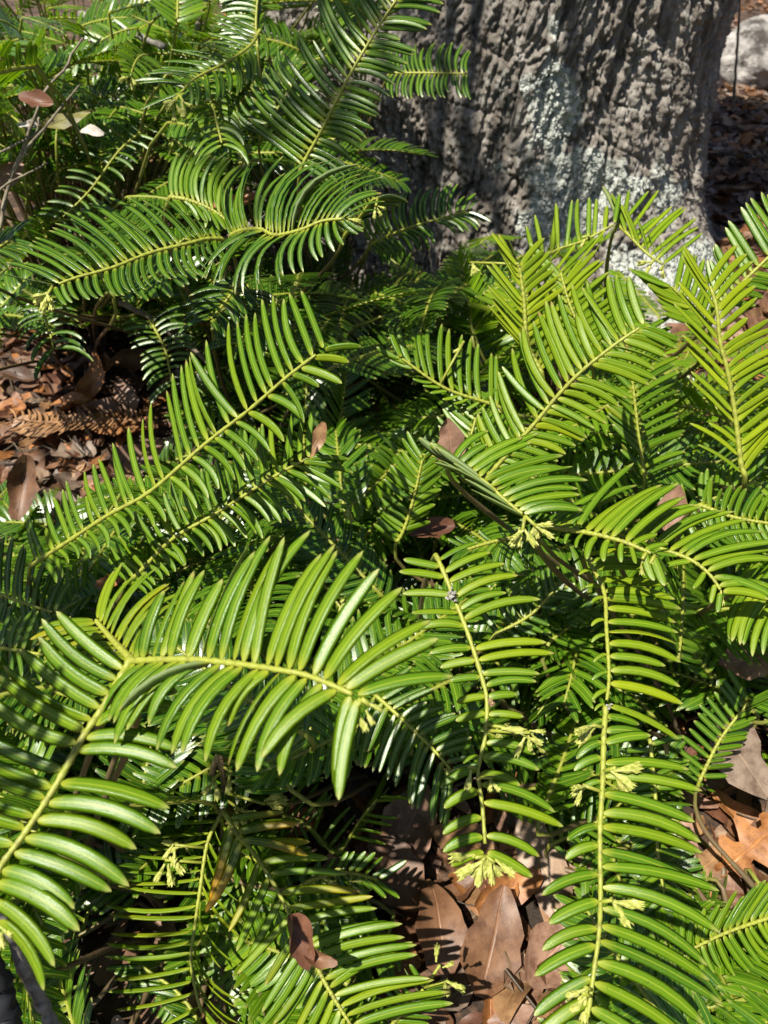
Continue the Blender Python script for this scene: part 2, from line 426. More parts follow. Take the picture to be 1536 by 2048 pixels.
    for i in pick:
        p = Vd[i]; nrm = norm(np.array([p[0] - TC[0], p[1] - TC[1], 0.02]))
        tx = norm(np.cross([0, 0, 1], nrm)); tz = np.cross(nrm, tx)
        rr = random.uniform(0.0012, 0.0036); k = 6; o = len(vs)
        tilt = norm(nrm + rng.normal(0, .28, 3)); t1 = norm(np.cross(tilt, tz)); t2 = np.cross(tilt, t1)
        vs.append(p + nrm * 0.0005 - cen)
        for q in range(k):
            a_ = q / k * 2 * math.pi; e = rr * random.uniform(0.6, 1.3)
            vs.append(p + nrm * random.uniform(0.0003, 0.0018) + (t1 * math.cos(a_) + t2 * math.sin(a_)) * e - cen)
        for q in range(k): fs.append((o, o + 1 + q, o + 1 + (q + 1) % k))
    lo = link('lichen', mesh_from('lichen', vs, np.array(fs), [M_LICHEN], smooth=False), root)
    # low limb with leaf clusters, above and behind the camera's view, that dapples the light
    cen3 = np.array([TC[0], TC[1], 0])
    tgt = [(P(890, 260, 1.15), 2.0, 60, .085), (P(840, 430, 1.2), 1.9, 45, .085), (P(790, 610, .8), 2.0, 70, .085), (P(250, 30, 1.1), 1.9, 30, .2), (P(60, 640, .85), 1.9, 14, .10)]
    vs, fs, o = [], [], 0
    lv, lf = [], []
    for (t_, k_, cnt, rad_) in tgt:
        c = t_ + SUN * k_
        st0 = np.array([TC[0] - .1, TC[1] - .30, 1.75])
        tw = catmull([st0, st0 * .6 + c * .4 + np.array([0, 0, .12]), c], 14)
        v_, f_ = tube(tw - cen3, np.linspace(.022, .004, 14), 8, .05); o2 = len(lv); lv += list(v_); lf += [tuple(i + o2 for i in q) for q in f_]
        for _ in range(cnt):
            p = c + rng.normal(0, rad_, 3) * np.array([1, 1, .6]); L_ = random.uniform(.04, .075); W_ = L_ * .3
            a_ = norm(rng.normal(0, 1, 3)); n_ = norm(rng.normal(0, .5, 3) + np.array([0, 0, 1])); b_ = norm(np.cross(n_, a_)); a_ = np.cross(b_, n_)
            for (u_, w_) in ((-.5, .1), (-.2, .9), (.15, 1), (.42, .5)):
                for sg in (-1, 0, 1): vs.append(p + a_ * u_ * L_ + b_ * sg * w_ * W_ * .5 - n_ * abs(sg) * W_ * -.12 - cen3)
            for r_ in range(3):
                for cc in range(2): fs.append((o + r_ * 3 + cc, o + r_ * 3 + cc + 1, o + r_ * 3 + cc + 4, o + r_ * 3 + cc + 3))
            o += 12
    link('limb', mesh_from('limb', np.array(lv), lf, [M_BARK]), root)
    cr = link('crown', mesh_from('crown', np.array(vs), np.array(fs), [simple_mat('crown_leaf', (.03, .07, .012), (.06, .11, .02), 40, .45)]), root)
    cr['kind'] = 'stuff'
    lo['kind'] = 'stuff'; lo['label'] = 'crusty pale grey-green lichen on the bark'

# ------------------------------------------------------------------ needles
_ST0 = [(0, .24), (.035, .66), (.11, .92), (.24, .99), (.40, 1.0), (.56, .99), (.73, .94), (.87, .79), (.96, .44), (1.0, .03)]
_ST1 = [(0, .3), (.08, .85), (.30, 1.0), (.54, .99), (.77, .92), (.94, .50), (1.0, .04)]
_cache = {}
def needle_geo(ky, kz, ka, lod):
    key = (ky, kz, ka, lod)
    if key in _cache: return _cache[key]
    by, bz, asp = ky * 0.04, kz * 0.04, ka * 0.012
    V, F, UV, MI = [], [], [], []
    st = _ST0 if lod == 0 else _ST1
    ring = [(-1, -.08, 0), (-.50, .13, .25), (0, .03, .5), (.50, .13, .75), (1, -.08, 1), (0, -.12, .5)] if lod == 0 else [(-1, -.05, 0), (0, .14, .5), (1, -.05, 1)]
    m = len(ring)
    for (x, wd) in st:
        h = asp * 0.5 * wd
        s = 4 * x * (1 - x)
        for (yy, z, v) in ring:
            V.append((x, yy * h + by * s, z * h + bz * s))
    nst = len(st)
    segs = m if lod == 0 else m - 1
    for i in range(nst - 1):
        for j in range(segs):
            k = (j + 1) % m
            F.append((i * m + j, (i + 1) * m + j, (i + 1) * m + k, i * m + k))
            under = lod == 0 and j >= 4
            x0, x1 = st[i][0], st[i + 1][0]
            UV += [(x0, ring[j][2]), (x1, ring[j][2]), (x1, ring[k][2]), (x0, ring[k][2])]
            MI.append(1 if under else 0)
    g = (np.array(V), np.array(F)[:, ::-1], np.array(UV).reshape(-1, 4, 2)[:, ::-1], np.array(MI))
    _cache[key] = g
    return g
_mcache = {}
def needle_mesh(ky, kz, ka):
    key = (ky, kz, ka)
    if key not in _mcache:
        V, F, UV, MI = needle_geo(ky, kz, ka, 0)
        _mcache[key] = mesh_from('needle', V, F, [M_TOP, M_UND], uv=UV.reshape(-1, 2), midx=MI)
    return _mcache[key]

class Needle:
    __slots__ = ('M', 'key', 'tint', 'yel', 'size', 'owner', 'L', 'pts')
def make_needle(base, tip, bulge, nrm, width, tint, yel=0.0):
    n = Needle()
    dv = tip - base; L = np.linalg.norm(dv)
    X = dv / L
    Zv = nrm - (nrm @ X) * X
    if np.linalg.norm(Zv) < 1e-6: Zv = np.cross(X, [0.3, 0.5, 0.8])
    Zv = norm(Zv); Y = np.cross(Zv, X)
    by, bz = (bulge @ Y) / L, (bulge @ Zv) / L
    n.key = (int(np.clip(round(by / .04), -9, 9)), int(np.clip(round(bz / .04), -9, 9)), int(np.clip(round(width / L / .012), 4, 26)))
    Mx = np.eye(4); Mx[:3, 0] = X * L; Mx[:3, 1] = Y * L; Mx[:3, 2] = Zv * L; Mx[:3, 3] = base
    n.M = Mx; n.tint = tint; n.yel = yel; n.L = L; n.owner = None
    n.pts = np.array([base, base + dv * .35 + bulge * .9, base + dv * .7 + bulge * .8, tip])
    px, py, d = project(n.pts)
    inside = np.any((px > 0) & (px < W0) & (py > 0) & (py < H0) & (d > 0.05))
    n.size = (L * width / max(d.mean(), 0.05) ** 2) if inside else 0.0
    return n

def merge_needles(ns, lod=1):
    Vs, Fs, UVs, MIs, Ts = [], [], [], [], []; o = 0
    for n in ns:
        V, F, UV, MI = needle_geo(*n.key, lod)
        Vs.append(V @ n.M[:3, :3].T + n.M[:3, 3]); Fs.append(F + o); UVs.append(UV); MIs.append(MI)
        Ts.append(np.full(len(V), n.tint)); o += len(V)
    return np.concatenate(Vs), np.concatenate(Fs), np.concatenate(UVs).reshape(-1, 2), np.concatenate(MIs), np.concatenate(Ts)

def tube(pts, radii, sides=7, bump=0.0, seed=0):
    pts = np.asarray(pts); n = len(pts)
    T = np.gradient(pts, axis=0); T /= np.linalg.norm(T, axis=1)[:, None] + 1e-12
    ref = np.array([0.13, 0.21, 0.97])
    V = []
    prev = None
    for i in range(n):
        a = ref if prev is None else prev
        A = a - (a @ T[i]) * T[i]
        if np.linalg.norm(A) < 1e-3: A = np.cross(T[i], [1, 0.2, 0.1])
        A = norm(A); prev = A; B = np.cross(T[i], A)
        for k in range(sides):
            an = 2 * math.pi * k / sides
            rr = radii[i] * (1 + bump * math.sin(an * 3 + i * 1.9 + seed))
            V.append(pts[i] + (A * math.cos(an) + B * math.sin(an)) * rr)
    F = []
    for i in range(n - 1):
        for k in range(sides):
            k2 = (k + 1) % sides
            F.append((i * sides + k, i * sides + k2, (i + 1) * sides + k2, (i + 1) * sides + k))
    V.append(pts[0]); V.append(pts[-1])
    c0, c1 = len(V) - 2, len(V) - 1
    for k in range(sides):
        k2 = (k + 1) % sides
        F.append((c0, k2, k, k)); F.append((c1, (n - 1) * sides + k, (n - 1) * sides + k2, (n - 1) * sides + k2))
    F3 = [f if f[2] != f[3] else f[:3] for f in F]
    return V, F3

def catmull(ctrl, n):
    c = np.asarray(ctrl, float)
    if len(c) == 2: c = np.array([c[0], (c[0] + c[1]) / 2, c[1]])
    seg = np.linalg.norm(np.diff(c, axis=0), axis=1); s = np.concatenate([[0], np.cumsum(seg)]); s /= s[-1]
    e = np.vstack([2 * c[0] - c[1], c, 2 * c[-1] - c[-2]])
    out = []
    for t in np.linspace(0, 1, n):
        i = min(np.searchsorted(s, t, side='right') - 1, len(c) - 2); i = max(i, 0)
        u = (t - s[i]) / (s[i + 1] - s[i]); p0, p1, p2, p3 = e[i], e[i + 1], e[i + 2], e[i + 3]
        out.append(0.5 * (2 * p1 + (p2 - p0) * u + (2 * p0 - 5 * p1 + 4 * p2 - p3) * u * u + (3 * p1 - p0 - 3 * p2 + p3) * u ** 3))
    return np.array(out)

build_tree()

# ------------------------------------------------------------------ shrubs
class Shrub:
    def __init__(s, px, py, label):
        p = P(px, py, ground_d(py)); p[2] = float(gz(p[0], p[1])) - 0.004
        s.root = p; s.label = label; s.fronds = []; s.fill = []; s.fillstems = []
SH = {}
def shrub(key, px, py, label): SH[key] = Shrub(px, py, label)

class Frond: pass
FRONDS = []
def interp(spec, t):
    ts = [a[0] for a in spec]
    return [np.interp(t, ts, [a[i] for a in spec]) for i in range(1, 4)]

def frond(sh, stem, A, B, n=20, c=0.5, width=0.0054, tint=0.5, age=0.0, t0=0.03, t1=0.99, rollA=0.0, rollB=0.0,
          jit=0.048, r=0.0015, yel=0.0, cones=None, under=0, nB=None, tailroot=True):
    f = Frond(); f.sh = sh; f.needles = []; f.cones = []
    ctrl = [P(*p) for p in stem]
    pts = catmull(ctrl, 60); f.pts = pts; f.r = r; f.age = age; f.tailroot = tailroot
    px, py, d = project(pts)
    T = np.gradient(pts, axis=0)
    upc = norm(np.array([0, -0.25, 1.0]))
    for side, spec, roll in ((0, A, rollA), (1, B, rollB)):
        if not spec: continue
        m = n if side == 0 or nB is None else nB
        lo = max(t0, spec[0][0]); hi = min(t1, spec[-1][0])
        for i in range(m):
            t = lo + (hi - lo) * (i + (0.25 if side else 0.0) + rng.uniform(-.22, .22)) / max(m - 1, 1)
            t = float(np.clip(t, lo, hi))
            dx, dy, k = interp(spec, t)
            if rng.random() < .035: continue
            ln = math.hypot(dx, dy)
            sc = 1 + rng.normal(0, jit * 1.1); an = rng.normal(0, jit * .9)
            if rng.random() < 0.09: sc *= rng.uniform(0.55, 0.9)
            if rng.random() < 0.06: an += rng.normal(0, .22)
            dx, dy = sc * (dx * math.cos(an) - dy * math.sin(an)), sc * (dx * math.sin(an) + dy * math.cos(an))
            fi = t * 59; i0 = min(int(fi), 58); fr = fi - i0
            b = pts[i0] * (1 - fr) + pts[i0 + 1] * fr
            bpx, bpy, bd = [float(q[0]) for q in project(b)]
            lat = ln * bd / FPX
            dep = lat * c * (-dy / max(ln, 1e-6)) + rng.normal(0, .04) * lat
            tip = P(bpx + dx, bpy + dy, bd + dep)
            L = np.linalg.norm(tip - b)
            perp = norm((dy * VR + dx * VU))    # image (dy,-dx) with y down
            bul = perp * (k + rng.normal(0, .015)) * L
            tg = norm(T[i0]); X = norm(tip - b)
            nr = np.cross(tg, X)
            if nr @ upc < 0: nr = -nr
            nr = norm(nr)
            ro = roll + rng.normal(0, .15) + (rng.normal(0, .7) if rng.random() < .07 else 0)
            nr = nr * math.cos(ro) + np.cross(X, nr) * math.sin(ro)
            if under: nr = -nr
            b2 = b + norm(X - (X @ tg) * tg) * r * 0.7
            wd = width * rng.uniform(.80, .97) * min(1.0, (L / 0.022) ** 0.5)
            yy = yel if rng.random() < yel * 1.2 else 0.0
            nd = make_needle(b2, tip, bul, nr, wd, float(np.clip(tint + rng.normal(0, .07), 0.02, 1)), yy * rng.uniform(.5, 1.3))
            nd.owner = f; f.needles.append(nd)
    f.conespec = cones or []
    SH[sh].fronds.append(f); FRONDS.append(f)
    return f

shrub('front', 150, 1800, 'yew shrub of three large arching sprays from one joint, beside a dark blue-grey rod')
shrub('midleft', 150, 1330, 'yew shrub with two parallel diagonal sprays over the open leaf litter')
shrub('backleft', 470, 760, 'yew shrub with glossy dark arched sprays and a long low spray ending in pollen cones')
shrub('trunk', 640, 640, 'tall yew shrub standing close against the lichened tree trunk')
shrub('farleft', 120, 520, 'dense dark yew shrub behind the bare twig with a single dead leaf')
shrub('thicket', 200, 300, 'dim dense yew thicket at the back, beyond the pale weathered stick')
shrub('rightback', 1180, 900, 'yellow-green yew shrub with upright sprays in front of the lichened root flare')
shrub('right', 1290, 1330, 'yew shrub with overlapping broad glossy needles and hanging cone clusters over its neighbours')
shrub('center', 850, 1430, 'yew shrub with a drooping spray that carries a grey crumb and ends in fanned cones')
shrub('long', 1330, 1560, 'yew shrub with one very long hanging spray, short blunt needles along one side')
shrub('bottom', 430, 1760, 'yew shrub with partly yellowed narrow needles and a curled dead leaf caught on it')
shrub('corner', 1500, 1900, 'low shaded yew shrub beside the lobed orange-brown oak leaf')

# -- front
frond('front', [(258, 1322, .315), (330, 1319, .305), (400, 1320, .297), (487, 1329, .288), (560, 1340, .281), (615, 1351, .277), (680, 1377, .271), (722, 1397, .268)],
      [(0, 45, -120, .03), (.12, 60, -165, .035), (.3, 95, -215, .04), (.55, 120, -250, .04), (.75, 115, -235, .05), (.86, 150, -185, .05), (.94, 190, -110, .05), (1, 195, -30, .08)],
      [(0, -70, 100, -.10), (.25, -125, 150, -.11), (.5, -125, 185, -.11), (.75, -112, 190, -.10), (.93, -95, 185, -.08), (1, -40, 210, -.03)],
      n=22, nB=20, c=.35, tint=.62, r=.0016, width=.0064, cones=[(708, 1430, .268, 3, -6, 40), (742, 1412, .268, 2, 22, 22)], jit=.038)
frond('front', [(262, 1318, .315), (215, 1401, .305), (165, 1476, .297), (115, 1566, .288), (50, 1666, .28), (0, 1736, .275), (-18, 1800, .272), (-5, 1850, .27)],
      [(0, 90, -10, -.0), (.12, 145, -18, .06), (.3, 185, 18, .08), (.5, 222, 50, .08), (.7, 210, 85, .08), (.85, 165, 105, .08), (1, 90, 140, .08)],
      [(0, -120, -110, .06), (.3, -190, -120, .06), (.6, -190, -80, .05), (1, -150, 0, .05)],
      n=17, nB=19, c=.3, tint=.62, r=.0017, width=.0064, rollB=-.5, cones=[(2, 1850, .27, 3, 12, 20)], jit=.038)
frond('front', [(262, 1318, .32), (250, 1306, .325), (215, 1268, .34), (190, 1238, .35)],
      [(0, 105, -110, .08), (.35, 112, -125, .10), (.7, 85, -125, .08), (1, 35, -100, .04)],
      [(0, -140, 20, -.06), (.4, -155, 45, -.08), (.8, -140, 45, -.06), (1, -115, 15, -.04)], n=11, c=.5, tint=.76, r=.0017, width=.0052, yel=.25)
# -- midleft
frond('midleft', [(60, 1133, .53), (140, 1080, .515), (220, 1028, .50), (300, 983, .49), (410, 888, .48), (500, 818, .47), (575, 753, .46), (655, 692, .45)],
      [(0, -25, -75, .03), (.2, -30, -95, .03), (.38, -32, -120, .03), (.5, -28, -150, .04), (.7, -45, -170, .05), (.9, -42, -150, .04), (1, -28, -125, .03)],
      [(0, 30, 50, .1), (.3, 25, 45, .1), (.5, 50, 68, .09), (.7, 70, 62, .08), (.88, 78, 50, .06), (1, 72, -8, .04)],
      n=33, nB=28, c=.5, tint=.62, width=.0056, r=.0016)
frond('midleft', [(250, 1168, .545), (275, 1148, .54), (345, 1078, .53), (430, 1028, .525), (500, 983, .52), (565, 943, .515), (622, 914, .51)],
      [(0, -45, -50, .04), (.2, -48, -70, .04), (.5, -30, -100, .04), (.8, -10, -112, .03), (1, 12, -105, .03)],
      [(0, 35, 22, .08), (.3, 35, 45, .1), (.5, 45, 62, .08), (.75, 70, 66, .06), (.92, 92, 55, .06), (1, 90, -5, .04)],
      n=27, c=.5, tint=.58, width=.0054, r=.0015)
frond('midleft', [(-40, 1165, .55), (0, 1188, .545), (60, 1210, .54), (110, 1226, .535)],
      [(0, -10, -110, .03), (.5, 15, -110, .03), (1, 40, -70, .03)], [(0, -30, 50, .05), (1, 20, 55, .05)], n=12, c=.5, tint=.35)
frond('midleft', [(-30, 1290, .5), (30, 1300, .49), (90, 1310, .48)], [(0, 10, -90, .05), (1, 50, -70, .05)], [(0, -30, 60, .05), (1, 40, 60, .05)], n=9, tint=.4)
# -- backleft
frond('backleft', [(462, 470, .55), (482, 461, .54), (520, 458, .53), (550, 470, .52), (600, 460, .51), (645, 442, .505), (695, 437, .50)],
      [(0, -25, -95, .08), (.15, 5, -135, .10), (.35, 90, -160, .14), (.6, 130, -130, .18), (.8, 125, -95, .15), (1, 70, -20, .08)],
      [(0, -65, 75, -.06), (.25, -85, 108, -.12), (.45, -65, 118, -.14), (.65, -30, 100, -.16), (.85, 12, 65, -.1), (1, 35, 25, -.05)],
      n=29, nB=23, c=.3, tint=.34, width=.0047, r=.0016, cones=[(700, 440, .5, 3, 18, 10)])
frond('backleft', [(450, 478, .565), (415, 478, .553), (380, 486, .54), (300, 506, .525), (225, 535, .51), (150, 556, .50), (105, 573, .495)],
      [(0, -40, -75, -.03), (.15, -80, -88, -.05), (.4, -125, -98, -.06), (.65, -120, -90, -.06), (.85, -112, -70, -.05), (1, -110, -25, -.04)],
      [(0, 22, 45, -.08), (.3, 24, 58, -.1), (.6, 18, 62, -.1), (.85, 24, 45, -.1), (1, 25, 38, -.06)],
      n=28, nB=23, c=.4, tint=.33, width=.0049, r=.0015, cones=[(95, 590, .49, 5, -12, 26)])
frond('backleft', [(340, 394, .56), (375, 400, .56), (420, 418, .56), (462, 446, .56)],
      [(0, 15, -95, .08), (.5, 32, -100, .16), (1, 40, -110, .2)], [(0, 25, 35, .05), (1, 20, 40, .05)], n=13, c=.3, tint=.55, r=.0018, width=.0046)
frond('backleft', [(690, 470, .62), (715, 440, .60), (740, 405, .585), (755, 395, .58)],
      [(0, -40, -70, .15), (.5, -20, -90, .2), (1, 20, -60, .2)], [(0, 75, -40, .15), (.5, 85, -30, .2), (1, 60, 10, .1)], n=13, tint=.2, c=.3, cones=[(752, 412, .575, 3, 8, 16)])
frond('backleft', [(-60, 520, .55), (-20, 505, .54), (20, 480, .53)], [(0, 10, -60, .05), (1, 60, -45, .05)], [(0, 30, 40, .05), (1, 60, 20, .05)], n=10, tint=.25)
frond('backleft', [(85, 610, .78), (92, 640, .77), (100, 665, .76), (108, 700, .76)], [(0, 60, -12, .12), (1, 72, 28, .15)], [(0, -60, 10, -.12), (1, -40, 60, -.1)], n=9, tint=.25, c=.4)
frond('backleft', [(482, 560, .64), (450, 605, .63), (420, 640, .62)], [(0, -95, 5, -.1), (1, -70, 40, -.1)], [(0, 30, 50, .1), (1, 20, 60, .1)], n=13, tint=.12, c=.4)
frond('backleft', [(560, 600, .66), (520, 640, .66), (470, 690, .66)], [(0, -70, -20, -.1), (1, -70, 20, -.1)], [(0, 40, 50, .1), (1, 10, 60, .1)], n=12, tint=.12, c=.4)
frond('backleft', [(300, 640, .80), (330, 700, .79), (345, 770, .78)], [(0, 65, -30, .12), (1, 60, 20, .12)], [(0, -60, 0, -.1), (1, -45, 40, -.1)], n=13, tint=.2, c=.4)
# -- trunk
frond('trunk', [(600, 340, .66), (615, 310, .655), (645, 257, .645), (670, 206, .635), (710, 131, .625), (768, 36, .615), (800, -10, .61)],
      [(0, -95, -70, .04), (.15, -115, -105, .04), (.4, -85, -115, .05), (.65, -75, -145, .05), (1, -70, -140, .05)],
      [(0, 70, 45, .06), (.3, 82, 32, .06), (.6, 78, 30, .06), (.85, 95, 15, .06), (1, 90, 10, .06)],
      n=31, c=.2, tint=.36, width=.0053, r=.0015)
frond('trunk', [(402, 140, .70), (412, 175, .69), (426, 216, .68), (445, 292, .67)],
      [(0, 45, -12, .12), (.5, 55, 25, .15), (1, 50, 45, .15)], [(0, -50, 15, -.12), (.5, -60, 38, -.15), (1, -50, 50, -.15)], n=16, c=.3, tint=.55)
frond('trunk', [(520, 60, .70), (500, 92, .69), (450, 126, .675), (390, 157, .66), (358, 190, .655)],
      [(0, -90, -40, -.05), (.5, -110, -22, -.05), (1, -95, 2, -.05)], [(0, 20, 60, .1), (.6, 10, 70, .1), (1, 0, 30, .05)], n=17, c=.3, tint=.3, cones=[(350, 205, .65, 4, -6, 24), (368, 205, .65, 2, 10, 22)])
frond('trunk', [(515, 95, .76), (512, 50, .76), (515, 0, .76), (520, -40, .76)],
      [(0, -75, -8, -.08), (1, -80, 5, -.1)], [(0, 10, -40, .1), (1, 20, -40, .1)], n=16, c=.3, tint=.3)
frond('trunk', [(740, 490, .82), (768, 475, .81), (818, 455, .79), (868, 440, .78), (940, 421, .77)],
      [(0, -25, -70, .12), (.4, 0, -75, .12), (.8, 12, -68, .12), (1, 35, -30, .1)], [(0, 20, 50, .1), (.5, 40, 42, .12), (1, 45, 22, .1)], n=20, c=.3, tint=.28)
frond('trunk', [(780, 146, .90), (850, 146, .89), (935, 147, .88)],
      [(0, -10, -52, .1), (1, 12, -60, .1)], [(0, -10, 48, -.1), (1, 8, 50, -.1)], n=17, c=.3, tint=.25)
frond('trunk', [(520, 270, .75), (560, 210, .745), (590, 160, .74)],
      [(0, -60, -40, .1), (1, -30, -70, .1)], [(0, 40, -25, .12), (1, 40, -50, .1)], n=13, c=.3, tint=.25)
frond('trunk', [(300, 250, .85), (240, 300, .84), (180, 380, .83), (120, 440, .82)],
      [(0, -60, -30, -.08), (1, -55, -10, -.08)], [(0, 40, 10, .08), (1, 30, 45, .08)], n=15, c=.3, tint=.4)
# -- rightback
frond('rightback', [(1070, 540, .68), (1108, 503, .67), (1168, 481, .655), (1232, 446, .645)],
      [(0, -20, -85, .0), (.4, -8, -95, 0), (1, 10, -60, 0)], [(0, -65, 80, 0), (.6, -85, 100, 0), (1, -70, 100, 0)], n=10, nB=7, c=.3, tint=.74, rollA=.4, width=.0052, cones=[(1175, 472, .64, 2, -14, 10)])
frond('rightback', [(1235, 450, .66), (1253, 466, .65), (1293, 506, .635), (1328, 530, .63)],
      [(0, 60, -75, .0), (.4, 92, -85, 0), (1, 85, -65, .02)], [(0, -35, -85, -.03), (.5, -28, -85, -.03), (1, -15, -60, 0)], n=10, nB=7, c=.3, tint=.74, rollB=1.15, width=.0050,
      cones=[(1300, 530, .63, 2, -22, 12), (1320, 540, .625, 2, 2, 20)])
frond('rightback', [(1083, 745, .60), (1055, 683, .60), (1048, 600, .595), (1038, 528, .59)],
      [(0, 65, -75, .03), (.5, 75, -55, .03), (1, 50, -55, .02)], [(0, -60, -90, .0), (.5, -80, -85, .0), (1, -40, -75, 0)], n=16, c=.2, tint=.86, rollB=1.0, r=.0019, cones=[(940, 525, .62, 3, 8, 18), (1010, 540, .61, 2, -6, 16)])
frond('rightback', [(1490, 950, .52), (1483, 933, .52), (1468, 813, .515), (1453, 733, .51), (1440, 683, .508), (1433, 615, .505), (1416, 560, .505)],
      [(0, 80, -85, .02), (.5, 110, -60, .03), (1, 65, -75, .03)], [(0, -95, -45, -.02), (.4, -92, -80, -.02), (.75, -85, -90, -.03), (1, -45, -80, 0)], n=21, c=.2, tint=.88, rollB=.9, r=.0018, nB=14, width=.0054)
frond('rightback', [(1440, 610, .55), (1485, 565, .545), (1540, 512, .54), (1590, 470, .54)],
      [(0, -30, -75, 0), (.4, -60, -90, .02), (1, -60, -95, .02)], [(0, 60, 10, .03), (1, 75, 20, .03)], n=13, c=.2, tint=.55)
frond('rightback', [(975, 955, .52), (990, 936, .517), (1068, 848, .505), (1118, 788, .498), (1168, 738, .49), (1238, 683, .482), (1292, 648, .478)],
      [(0, -42, -85, .02), (.25, -52, -115, .03), (.5, -62, -140, .04), (.75, -55, -145, .04), (1, -25, -105, .03)],
      [(0, 70, 25, .06), (.25, 92, 28, .06), (.5, 95, 46, .06), (.75, 112, 42, .06), (1, 70, 30, .04)],
      n=24, c=.4, tint=.68, width=.0058, r=.0016)
frond('rightback', [(1000, 815, .60), (973, 805, .598), (888, 775, .592), (798, 713, .588)],
      [(0, -5, -100, .02), (.5, 0, -130, .03), (1, -25, -60, .02)], [(0, -20, 30, .05), (1, -50, -22, .03)], n=12, c=.3, tint=.60, rollB=.8, cones=[(928, 682, .59, 2, -8, 16)])
frond('rightback', [(1290, 960, .62), (1275, 850, .615), (1262, 740, .61), (1250, 690, .61)],
      [(0, 85, -30, .03), (1, 90, -60, .03)], [(0, -60, -50, 0), (1, -60, -60, 0)], n=18, c=.3, tint=.50, yel=.15)
frond('rightback', [(920, 930, .60), (945, 860, .60), (960, 800, .6)],
      [(0, -50, -50, .03), (1, -60, -60, .03)], [(0, 40, -10, .03), (1, 40, -30, .03)], n=11, c=.3, tint=.55)
frond('rightback', [(1420, 660, .60), (1380, 610, .6), (1340, 570, .6)], [(0, 40, -90, 0), (1, 20, -90, 0)], [(0, -90, -30, .03), (1, -80, -40, .03)], n=10, c=.3, tint=.72)
frond('rightback', [(1180, 700, .62), (1140, 610, .62), (1120, 540, .62)], [(0, 80, -60, .02), (1, 70, -70, .02)], [(0, -70, -60, .02), (1, -60, -60, .02)], n=13, c=.3, tint=.72)
# -- right
frond('right', [(900, 922, .44), (968, 963, .43), (1010, 1000, .423), (1050, 1032, .418)],
      [(0, 80, -70, .06), (.35, 145, -60, .07), (.7, 168, -32, .07), (1, 110, -10, .06)], [(0, -60, -45, 0), (.5, -95, -62, 0), (1, -90, -40, 0)], n=13, c=.3, tint=.56, rollB=.9,
      cones=[(1045, 1062, .415, 4, -8, 34), (1075, 1055, .415, 4, 22, 26)], width=.0060, r=.0015)
frond('right', [(1090, 1052, .45), (1140, 1060, .44), (1188, 1068, .43), (1248, 1084, .42), (1310, 1110, .412)],
      [(0, 120, -70, .05), (.3, 150, -85, .06), (.6, 130, -108, .06), (.74, 115, -100, .05), (.80, 50, -25, .05), (1, 45, -10, .05)],
      [(0, -8, 22, 0), (.35, -14, 30, -.1), (.55, -20, 48, -.1), (.8, 6, 40, 0), (1, 25, 60, 0)], n=12, nB=10, c=.5, tint=.64, width=.0068,
      cones=[(1300, 1128, .41, 2, 12, 32), (1285, 1118, .41, 1, 2, 30)], r=.0017)
frond('right', [(1260, 1060, .46), (1313, 1093, .45), (1378, 1118, .44), (1418, 1148, .435), (1445, 1186, .43)],
      [(0, 100, -75, .07), (.4, 150, -65, .08), (.75, 150, -25, .08), (1, 95, 18, .07)], [(0, -55, -15, 0), (.5, -60, -5, 0), (.8, -20, 38, 0), (1, -5, 40, 0)], n=14, nB=8, c=.4, tint=.66, width=.0056,
      cones=[(1440, 1180, .43, 1, 6, 24)])
frond('right', [(1480, 1180, .47), (1510, 1190, .46), (1570, 1200, .455)], [(0, -25, 85, -.08), (1, -50, 115, -.08)], [(0, 40, -60, .05), (1, 60, -60, .05)], n=7, c=.4, tint=.68)
frond('right', [(790, 1090, .60), (808, 1058, .595), (828, 993, .59), (846, 914, .585)],
      [(0, -45, -38, .03), (.6, -60, -48, .03), (1, -30, -50, .03)], [(0, 45, -25, .03), (.6, 60, -35, .03), (1, 50, -45, .03)], n=14, c=.3, tint=.56)
frond('right', [(1080, 1080, .5), (1030, 1075, .495), (980, 1085, .49), (930, 1100, .485)],
      [(0, 0, -30, 0), (1, -40, -20, 0)], [(0, 0, 60, -.1), (.5, -30, 70, -.1), (1, -40, 40, -.1)], n=10, c=.4, tint=.42)
frond('right', [(1400, 1010, .5), (1470, 1035, .495), (1560, 1050, .49)], [(0, 20, -60, .05), (1, 40, -60, .05)], [(0, 10, 50, -.05), (1, 30, 50, -.05)], n=12, c=.4, tint=.55, rollA=.6)
frond('right', [(1330, 1040, .58), (1420, 1000, .58), (1520, 960, .58)], [(0, -20, -60, .03), (1, 20, -60, .03)], [(0, 30, 60, .05), (1, 60, 50, .05)], n=14, c=.4, tint=.55)
# -- center
frond('center', [(872, 1110, .47), (880, 1127, .465), (903, 1183, .457), (938, 1273, .445), (963, 1353, .437), (974, 1406, .431), (968, 1491, .422), (956, 1536, .417), (965, 1616, .41), (972, 1712, .402)],
      [(0, 60, -30, .04), (.12, 112, -42, .05), (.28, 150, -42, .06), (.4, 158, -10, .06), (.50, 110, -5, .05), (.55, 60, 0, .05), (.64, 95, 20, .06), (.8, 155, 42, .07), (.92, 150, 70, .06), (1, 90, 38, .05)],
      [(0, -60, -20, .0), (.15, -100, -5, -.03), (.35, -85, 12, -.05), (.5, -60, 10, -.05), (.65, -60, 20, -.08), (.85, -85, 40, -.09), (1, -72, 28, -.06)],
      n=22, nB=17, c=.3, tint=.68, width=.0061, r=.0016,
      cones=[(965, 1722, .40, 7, 0, 46), (950, 1715, .40, 2, -44, 6), (990, 1725, .4, 2, 26, 34), (1010, 1455, .42, 3, 30, 24), (1060, 1465, .415, 5, 20, 26), (935, 1535, .417, 2, -28, 22), (985, 1555, .41, 2, 10, 26)])
